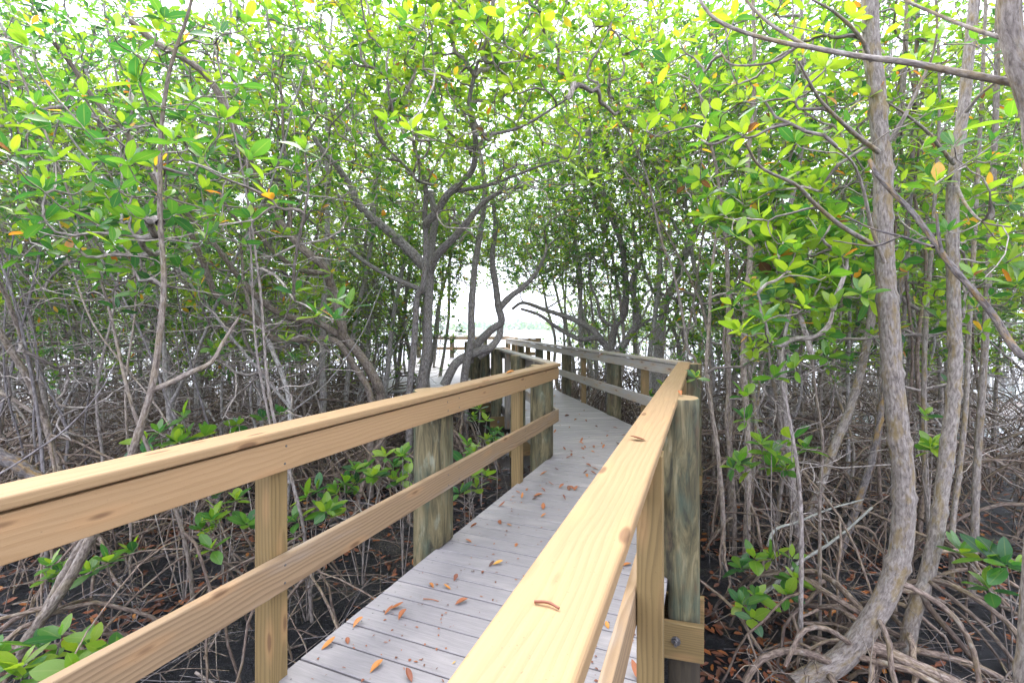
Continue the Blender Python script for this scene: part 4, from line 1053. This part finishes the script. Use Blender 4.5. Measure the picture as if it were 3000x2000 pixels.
SD = [
 ('big-leaved seedling at the bottom left corner below the mid rail', 120, 2060, 2.95, [(110, 1900, 2.9), (180, 1870, 2.8), (60, 1960, 2.7), (260, 1900, 3.0)], .15),
 ('two-leaved seedling under the left top rail beside the leaning grey trunk', 150, 1760, 3.4, [(150, 1660, 3.4)], .11),
 ('seedling with three bright leaves right of the leaning left trunk', 310, 1760, 3.6, [(315, 1650, 3.6)], .12),
 ('broad seedling with many dull leaves behind the left handrail', 540, 1380, 4.3, [(470, 1270, 4.2), (540, 1225, 4.3), (600, 1280, 4.3), (520, 1300, 4.1), (430, 1300, 4.2)], .17),
 ('small seedling cluster behind the middle of the left handrail', 760, 1330, 5.2, [(700, 1245, 5.2), (770, 1230, 5.2), (820, 1215, 5.3)], .13),
 ('leafy seedling left of the square left post', 660, 1640, 4.0, [(690, 1470, 4.0), (640, 1500, 4.0), (720, 1540, 3.9), (630, 1460, 4.1)], .14),
 ('leafy seedling right of the square left post', 900, 1640, 4.0, [(900, 1460, 4.0), (870, 1530, 3.9), (960, 1500, 4.0), (930, 1440, 4.1)], .14),
 ('seedling between the square post and the thick pile at left', 1060, 1560, 4.5, [(1040, 1380, 4.5), (1090, 1400, 4.4), (1130, 1340, 4.6), (1010, 1420, 4.4)], .13),
 ('tall seedling close against the thick left pile', 1180, 1560, 4.6, [(1180, 1340, 4.6), (1200, 1390, 4.5), (1150, 1370, 4.7)], .12),
 ('seedling with pointed bright leaves in the gap right of the thick left pile', 1370, 1450, 4.8, [(1370, 1310, 4.8), (1360, 1360, 4.7)], .14),
 ('low seedling just below the mid rail right of the thick left pile', 1390, 1500, 4.5, [(1375, 1395, 4.5)], .12),
 ('small seedling beside the dark braced pile beyond the left railing', 1410, 1330, 6.5, [(1405, 1200, 6.5), (1425, 1235, 6.4), (1440, 1265, 6.4)], .11),
 ('tiny seedling low beside the dark braced pile', 1455, 1350, 6.3, [(1445, 1280, 6.2)], .10),
 ('six-leaved seedling spread over the mud right of the bolted beam end', 2190, 1850, 3.9, [(2175, 1775, 3.6)], .15),
 ('seedling with two bright upright buds above the six-leaved one', 2260, 1800, 4.0, [(2210, 1640, 3.8), (2320, 1640, 3.8)], .13),
 ('drooping seedling right of the six-leaved one on the mud', 2320, 1830, 3.8, [(2305, 1745, 3.6)], .13),
 ('many-leaved young plant at knee height right of the corner pile', 2300, 1560, 4.2, [(2230, 1305, 3.6), (2260, 1330, 3.6), (2320, 1290, 3.6), (2360, 1320, 3.6)], .13),
 ('drooping four-leaved sprig beside the brown stems near the corner pile', 2200, 1500, 4.4, [(2180, 1165, 3.9)], .13),
 ('young plant with long leaves at the right edge of the mud', 2960, 1800, 3.4, [(2950, 1660, 3.0), (2900, 1640, 3.1)], .16),
 ('small sprig of four leaves between the two close right trunks', 2710, 1500, 4.2, [(2708, 1222, 3.9)], .12),
 ('bright sprig at the back beside the right railing corner', 1690, 1300, 7.5, [(1940, 1130, 7.0)], .12),
]
for lb, u, v, Y, hd, ll in SD:
    if lb.startswith('bright sprig at'): u = 1960
    seedling(lb, u, v, Y, hd, ll)

# ------------------------------------------------------------------ brushwood and leaf litter
acc = Acc(); lst = []
for i in range(1700):
    y = rng.uniform(2.6, 9); x = rng.uniform(-1.1*y-.3, 1.1*y+.3)
    if walk_dist(x, y) < .85 or (x > 1.5 and rng.uniform() < .2): continue
    L = rng.uniform(.25, 1.1); a = rng.uniform(0, 6.28)
    z = float(ground_h(np.array([x]), np.array([y]))[0])+rng.uniform(.0, .3)**1.5*1.2
    e = np.array([x+math.cos(a)*L, y+math.sin(a)*L, z+rng.normal(.05, .14)])
    if walk_dist(e[0], e[1]) < .85: continue
    P = resample([np.array([x, y, z]), (np.array([x, y, z])+e)/2+rng.normal(0, .06, 3), e], 7); lst.append((P, np.linspace(rng.uniform(.002, .005)*(2.2 if rng.uniform() < .2 else 1), .0016, 7)))
    for _ in range(rng.integers(0, 3)):
        j = rng.integers(2, 6); q = P[j]+(P[j]-P[j-1])*rng.uniform(.6, 2)+rng.normal(0, .09, 3)
        lst.append((resample([P[j], (P[j]+q)/2+rng.normal(0, .02, 3), q], 7), np.linspace(.0032, .0015, 7)))
tubes(acc, np.array([a for a, _ in lst]), np.array([b for _, b in lst]), 5)
me = acc.mesh('brushwood'); me.polygons.foreach_set('material_index', np.repeat(rng.integers(0, 3, len(lst)), 30).astype(np.int32))
tag(link_mesh('brushwood', me, [M_DEAD, M_ROOT, M_BARK_D]), kind='stuff')

def lying(name, label, cat, pts, r0, r1, mat, forks=()):
    P = resample(pts, 40); acc = Acc()
    tubes(acc, P[None], (np.linspace(r0, r1, 40)*(1+.10*np.abs(rng.normal(0, 1, 40))))[None], 9, .09)
    for t, d, L in forks:
        i = int(t*39); q = P[i]+np.array(d)*L
        tubes(acc, resample([P[i], (P[i]+q)/2+np.array([0, 0, .02]), q], 10)[None], np.linspace(r1*.8, .002, 10)[None], 6, .08)
    m = P[0]; tag(link_mesh(name, acc.mesh(name, m), mat, None, m), label, cat)
lying('fallen_log', 'broken pale log with orange lichen at the left edge above the handrail', 'log', px([(-120, 1270), (0, 1335), (55, 1362), (118, 1408)], 3.5, 3.4), .05, .042, M_YELL)
lying('fallen_branch', 'pale lichened branch lying low across the mud left of the large right trunk', 'branch', px([(2225, 1742), (2262, 1718), (2332, 1652), (2414, 1602), (2485, 1548), (2555, 1485)], 3.9, 4.2), .015, .008, M_PALE, ((.3, (.1, .1, .3), .25), (.6, (-.2, 0, .4), .3)))
lying('fallen_branch', 'second pale lichened branch, crossing above the lower one left of the large trunk', 'branch', px([(2249, 1600), (2272, 1550), (2338, 1528), (2425, 1492), (2530, 1462)], 4.1, 4.3), .012, .006, M_PALE, ((.5, (.2, 0, -.3), .25), (.7, (.1, .1, .5), .2)))
lying('fallen_branch', 'long straight brown stick slanting over the mud beside the bolted beam end', 'branch', px([(2040, 1690), (2146, 1778), (2197, 1855), (2287, 1998), (2330, 2070)], 4.0, 3.1), .010, .013, M_ROOT)
lying('fallen_branch', 'reddish bare branch lying on the root tangle below the left top rail', 'branch', px([(300, 1850), (400, 1740), (520, 1640), (650, 1560), (760, 1500)], 3.4, 4.0), .008, .005, M_ROOT, ((.4, (.3, 0, .3), .3), (.7, (-.2, .1, .4), .25)))
lying('fallen_branch', 'thin bluish dead branch forking at the far left above the handrail', 'branch', px([(-20, 1400), (90, 1330), (200, 1250), (290, 1150), (340, 1060)], 3.2, 3.4), .007, .003, M_DEAD, ((.3, (.4, 0, .4), .35), (.5, (-.3, 0, .5), .35), (.7, (.4, .1, .3), .3)))

def fallen(acc, P, n, L, tint, rows=6):
    a = rng.uniform(0, 6.28, n); D = np.stack([np.cos(a), np.sin(a), rng.normal(0, .12, n)], 1)
    Nn = np.stack([rng.normal(0, .3, n), rng.normal(0, .3, n), np.ones(n)], 1)
    leaves(acc, P-D*L[:, None]*.5, D, Nn, L, L*rng.uniform(.17, .25, n), rows, tint, droop=-.12, fold=.4)
acc = Acc(); n = 26000
y = 2.4+rng.uniform(0, 1, n)**1.25*16; x = rng.uniform(-1.1, 1.1, n)*y+rng.uniform(-.3, .3, n)
dens = vnoise(x, y, .8, 9)+.35*sstep(y, 6, 10); k = (walk_dist(x, y) > .2) & (dens > rng.uniform(-.6, .6, n)); x, y = x[k], y[k]
z = np.maximum(ground_h(x, y), WZ)+.018
fallen(acc, np.stack([x, y, z], 1), len(x), rng.uniform(.055, .105, len(x)), np.clip(rng.beta(.9, 3.6, len(x)), 0, .95), 4)
tag(link_mesh('leaf_litter', acc.mesh('leaf_litter'), M_FALL), kind='stuff')

# ------------------------------------------------------------------ leaves lying on the boardwalk
def one_leaf(label, p, L, ang, tint, curl=.5, group=None, wr=.21, rows=8):
    D = np.array([[math.cos(ang), math.sin(ang), rng.uniform(-.05, .25)]]); acc = Acc()
    leaves(acc, np.array([[0., 0, .004]])-D*L*.5, D, np.array([[rng.normal(0, .15), rng.normal(0, .15), 1.0]]), np.array([L]), np.array([L*wr]), rows, np.array([tint]), droop=-.26*curl, fold=.8*curl)
    me = acc.mesh('fallen_leaf'); zmin = min(v.co.z for v in me.vertices)
    o = link_mesh('fallen_leaf', me, M_FALL, None, (p[0], p[1], p[2]-zmin+.001))
    return tag(o, label, 'leaf', group)
def on(u, v, z): 
    Y = F*(H-z)/(v-V0); return U(u, v, Y)
GL = 'fallen leaves on the near deck planks'
NEAR = [(963, 1890, .085, .78, 'torn orange leaf lying at the left deck edge beside the square post', .9), (1018, 1878, .05, .42, 'small curled red leaf right of the torn orange one', 2.0), (1050, 1828, .075, .75, 'narrow orange leaf pointing up the deck near its left edge', 1.0),
 (1163, 1780, .085, .55, 'rust leaf with upturned tip, rightmost of a cluster of three', .3), (1140, 1792, .07, .5, 'rust leaf at the left of a cluster of three', .9), (1180, 1805, .075, .55, 'curled rust leaf below the cluster of three', 1.1),
 (1104, 1955, .085, .80, 'slender orange leaf near the bottom edge of the deck', 1.0), (1198, 1985, .07, .35, 'dark red leaf at the bottom of the deck beside the handrail', 2.2), (1352, 1765, .085, .5, 'salmon leaf tilted on a plank seam near the right handrail', .5),
 (1335, 1695, .06, .3, 'crumpled red-brown leaf standing on the deck', 1.3), (1263, 1718, .055, .75, 'small orange leaf left of a yellow curled one', 2.3), (1310, 1722, .06, .85, 'yellow-orange curled leaf near the middle of the deck', 2.6),
 (1458, 1652, .075, .95, 'yellow leaf beside a brown curled one on the deck', .2), (1440, 1656, .055, .1, 'brown curled leaf beside the yellow one', .8), (1330, 1942, .02, 1.0, 'yellow-green leaf scrap against the right handrail', .4),
 (1512, 1597, .05, .6, 'pinkish leaf standing near the handrail in mid deck', 1.2), (1388, 1543, .06, .55, 'orange leaf on the deck near the thick left pile', .2), (1372, 1586, .06, .6, 'orange leaf at the deck edge right of the thick left pile', 2.7),
 (1465, 1530, .07, .45, 'curved rust stalk and leaf in mid deck', 1.9), (1492, 1538, .05, .8, 'small yellow-orange leaf right of the curved rust stalk', 2.7), (1592, 1512, .06, .72, 'orange leaf in mid deck left of the handrail', .6),
 (1835, 1655, .075, .7, 'curled orange leaf seen beneath the right handrail', .3), (1842, 1592, .05, .4, 'rust leaf seen beneath the right handrail farther on', .1), (1779, 1832, .055, .88, 'flat round tan leaf beneath the right handrail', 1.6), (1770, 1790, .05, .2, 'thin brown leaf stalk beneath the right handrail', 2.2),
 (1866, 1980, .10, .5, 'ragged orange leaf at the bottom beside the right square post', 1.9), (1944, 1593, .05, .7, 'orange leaf between the right post and the round pile', 1.0)]
for u, v, L, t, lb, a in NEAR:
    one_leaf(lb, on(u, v, .002), L*.88, a, max(t-.1, 0), rng.uniform(.5, 1.2), GL, rng.uniform(.19, .24))
GF = 'small fallen leaves strewn over the deck'
n = 0
while n < 95:
    v = 1160+rng.uniform(0, 1)**1.3*330; u = rng.uniform(1330, 1860); p = on(u, v, .002)
    if walk_dist(p[0], p[1]) > .66: continue
    Yc = p[1]
    one_leaf('small curled rust-orange leaf on the deck farther along the boardwalk', p, rng.uniform(.04, .085), rng.uniform(0, 3.1), np.clip(rng.normal(.36, .22), 0, .95), rng.uniform(.4, 1.2), GF, rng.uniform(.16, .24), 6); n += 1
one_leaf('red-brown leaf resting on the broad right handrail', on(1868, 1288, 1.065), .062, 2.7, .22, .5, None, .26)
one_leaf('orange leaf on the left handrail near its far corner', on(1495, 1095, 1.065), .085, .2, .72, .8)
one_leaf('flat rust leaf on the left handrail beside the pile top', on(1425, 1117, 1.065), .07, .1, .5, .4)
one_leaf('small rust leaf on top of the round pile beside the right handrail', on(1993, 1156, 1.063), .06, 1.4, .5, .8)
one_leaf('small leaf lying at the far corner of the right handrail', on(1760, 1040, 1.065), .07, .2, .5, .5)
for (a, b, r, lb) in (((1566, 1768), (1638, 1788), .0026, 'short reddish twig lying across the broad right handrail'), ((1240, 1755), (1285, 1762), .003, 'thin rusty twig lying on the deck seam near the leaf cluster')):
    z = 1.063 if 'handrail' in lb else 0.001
    A, B = on(*a, z), on(*b, z); A[2] = B[2] = z+r+.001
    Mi = (A+B)/2+np.array([.002, .003, .002]); acc = Acc(); tubes(acc, resample([A, Mi, B], 9)[None], np.linspace(r, r*.7, 9)[None], 8, .1)
    tag(link_mesh('fallen_twig', acc.mesh('fallen_twig', A), M_FALL, None, A), lb, 'twig')

# ------------------------------------------------------------------ mass of mangroves behind the grove
acc = Acc(); lst = []
for i in range(420):
    y = rng.uniform(18.8, 26); x = rng.uniform(-31, 31)
    if (-5.6 if y < 24 else -1.9) < x < 1.9+.1*(y-18): continue
    h = rng.uniform(2, 7.5); p = np.array([x, y, -1.7])
    lst.append((resample([p, p+np.array([rng.normal(0, .25), 0, h*.5]), p+np.array([rng.normal(0, .7), rng.normal(0, .4), h])], 8), np.linspace(rng.uniform(.02, .05), .012, 8)))
    for _ in range(5):
        a = rng.uniform(0, 6.28); R = rng.uniform(.3, 1.2); q = p+np.array([0, 0, rng.uniform(.9, 2.2)]); e = q+np.array([math.cos(a)*R, math.sin(a)*R, -2.2])
        lst.append((resample([q, (q+e)/2+np.array([math.cos(a)*R*.25, math.sin(a)*R*.25, .3]), e], 8), np.full(8, .014)))
tubes(acc, np.array([a for a, _ in lst]), np.array([b for _, b in lst]), 5, .05); nf = len(lst)*35
n = 9000; x = rng.uniform(-32, 32, n); y = rng.uniform(18.8, 26, n); z = -.5+9.0*rng.uniform(0, 1, n)**.9
k = ~((x > np.where(y < 24, -5.6, -1.9)) & (x < 1.9+.1*(y-18))) & (vnoise(x+z*.7, y+z, 1.6, 31) > -.35); x, y, z = x[k], y[k], z[k]
rosettes(acc, np.stack([x, y, z], 1), nrm(rng.normal(0, .5, (len(x), 3))+np.array([0, 0, .6])), rng.uniform(.12, .18, len(x)), 3, (6, 10), .06)
me = acc.mesh('back_thicket'); ix = np.zeros(len(me.polygons), np.int32); ix[nf:] = 1; me.polygons.foreach_set('material_index', ix)
tag(link_mesh('back_thicket', me, [M_BARK_G, M_LEAF]), kind='stuff')

# ------------------------------------------------------------------ crumbs of leaf and bark on the planks
acc = Acc(); P = []
while len(P) < 330:
    v = 1150+rng.uniform(0, 1)**1.2*850; u = rng.uniform(800, 1960); p = on(u, v, .003)
    if walk_dist(p[0], p[1]) < .68: P.append(p)
P = np.array(P); n = len(P); L = rng.uniform(.006, .022, n)
a = rng.uniform(0, 6.28, n)
leaves(acc, P, np.stack([np.cos(a), np.sin(a), rng.uniform(0, .3, n)], 1), np.tile([0, 0, 1.0], (n, 1)), L, L*rng.uniform(.1, .4, n), 4, rng.uniform(0, .5, n), .1, .4)
tag(link_mesh('leaf_crumbs', acc.mesh('leaf_crumbs'), M_FALL), kind='stuff')

# ------------------------------------------------------------------ far shore
acc = Acc()
n = 7000; x = rng.uniform(-580, 580, n); y = 338+rng.uniform(0, 1, n)**1.5*40
hmax = 4.6+1.6*vnoise(x, y*0, 22, 21)+1.3*vnoise(x, y*0, 7, 22)
z = -.7+hmax*rng.uniform(0, 1, n)**.8
D = nrm(rng.normal(0, 1, (n, 3))); 
leaves(acc, np.stack([x, y, z], 1), D, nrm(rng.normal(0, .6, (n, 3))+np.array([0, -.6, .7])), rng.uniform(2, 4.2, n), rng.uniform(.8, 1.6, n), 4, np.clip(rng.normal(.3, .15, n), 0, .7))
tag(link_mesh('far_shore_wood', acc.mesh('far_shore_wood'), M_LEAF), kind='stuff')

bm = bmesh.new(); bmesh.ops.create_cube(bm, size=1.0)
for v in bm.verts: v.co = Vector((v.co.x*1300, v.co.y*760+270, v.co.z*17.0+5.2))
me = bpy.data.meshes.new('haze'); bm.to_mesh(me); bm.free()
q = NT('haze air'); q.t.nodes.remove(q.b); pv = q.n('ShaderNodeVolumePrincipled', i_Density=.0009, i_Anisotropy=.3); pv.inputs['Color'].default_value = (.93, .96, 1, 1)
q.t.links.new(pv.outputs[0], q.out.inputs['Volume'])
tag(link_mesh('haze', me, q.m), kind='stuff')

# ------------------------------------------------------------------ light, sky, camera
SUN_EL, SUN_AZ = math.radians(58), math.radians(-25)      # azimuth measured from +Y toward +X
w = bpy.data.worlds.new('World'); S.world = w; w.use_nodes = True; nt = w.node_tree
bg = nt.nodes['Background']; sky = nt.nodes.new('ShaderNodeTexSky'); sky.sky_type = 'NISHITA'; sky.sun_disc = False
sky.sun_elevation = SUN_EL; sky.sun_rotation = SUN_AZ; sky.air_density = 1.0; sky.dust_density = 3.0
tc = nt.nodes.new('ShaderNodeTexCoord'); no = nt.nodes.new('ShaderNodeTexNoise'); no.inputs['Scale'].default_value = 3; no.inputs['Detail'].default_value = 5
nt.links.new(tc.outputs['Generated'], no.inputs['Vector'])
mr = nt.nodes.new('ShaderNodeMapRange'); mr.inputs[1].default_value = .3; mr.inputs[2].default_value = .6; mr.inputs[3].default_value = .6; mr.inputs[4].default_value = .95
nt.links.new(no.outputs['Fac'], mr.inputs[0])
mx = nt.nodes.new('ShaderNodeMix'); mx.data_type = 'RGBA'; mx.inputs[7].default_value = (9.9, 10.4, 12.2, 1)
nt.links.new(mr.outputs[0], mx.inputs[0]); nt.links.new(sky.outputs[0], mx.inputs[6]); nt.links.new(mx.outputs[2], bg.inputs[0])
bg.inputs[1].default_value = .13
sl = bpy.data.lights.new('sun', 'SUN'); sl.energy = 2.2; sl.angle = math.radians(35); sl.color = (1, .97, .92)
so = bpy.data.objects.new('sun', sl); COL.objects.link(so)
dv = Vector((math.sin(SUN_AZ)*math.cos(SUN_EL), math.cos(SUN_AZ)*math.cos(SUN_EL), math.sin(SUN_EL)))
so.rotation_euler = dv.to_track_quat('Z', 'Y').to_euler(); so.location = (0, 0, 30)

cam = bpy.data.cameras.new('camera'); co = bpy.data.objects.new('camera', cam); COL.objects.link(co)
co.location = (0, 0, H); co.rotation_euler = (math.radians(90), 0, 0)
cam.sensor_width = 36; cam.lens = F/3000*36; cam.shift_y = -42/3000; cam.clip_start = .05; cam.clip_end = 4000
S.camera = co
S.view_settings.view_transform = 'Standard'; S.view_settings.look = 'None'; S.view_settings.exposure = 1.78; S.view_settings.gamma = 1
S.cycles.max_bounces = 8; S.cycles.diffuse_bounces = 4; S.cycles.glossy_bounces = 3; S.cycles.transmission_bounces = 4
S.cycles.use_denoising = True
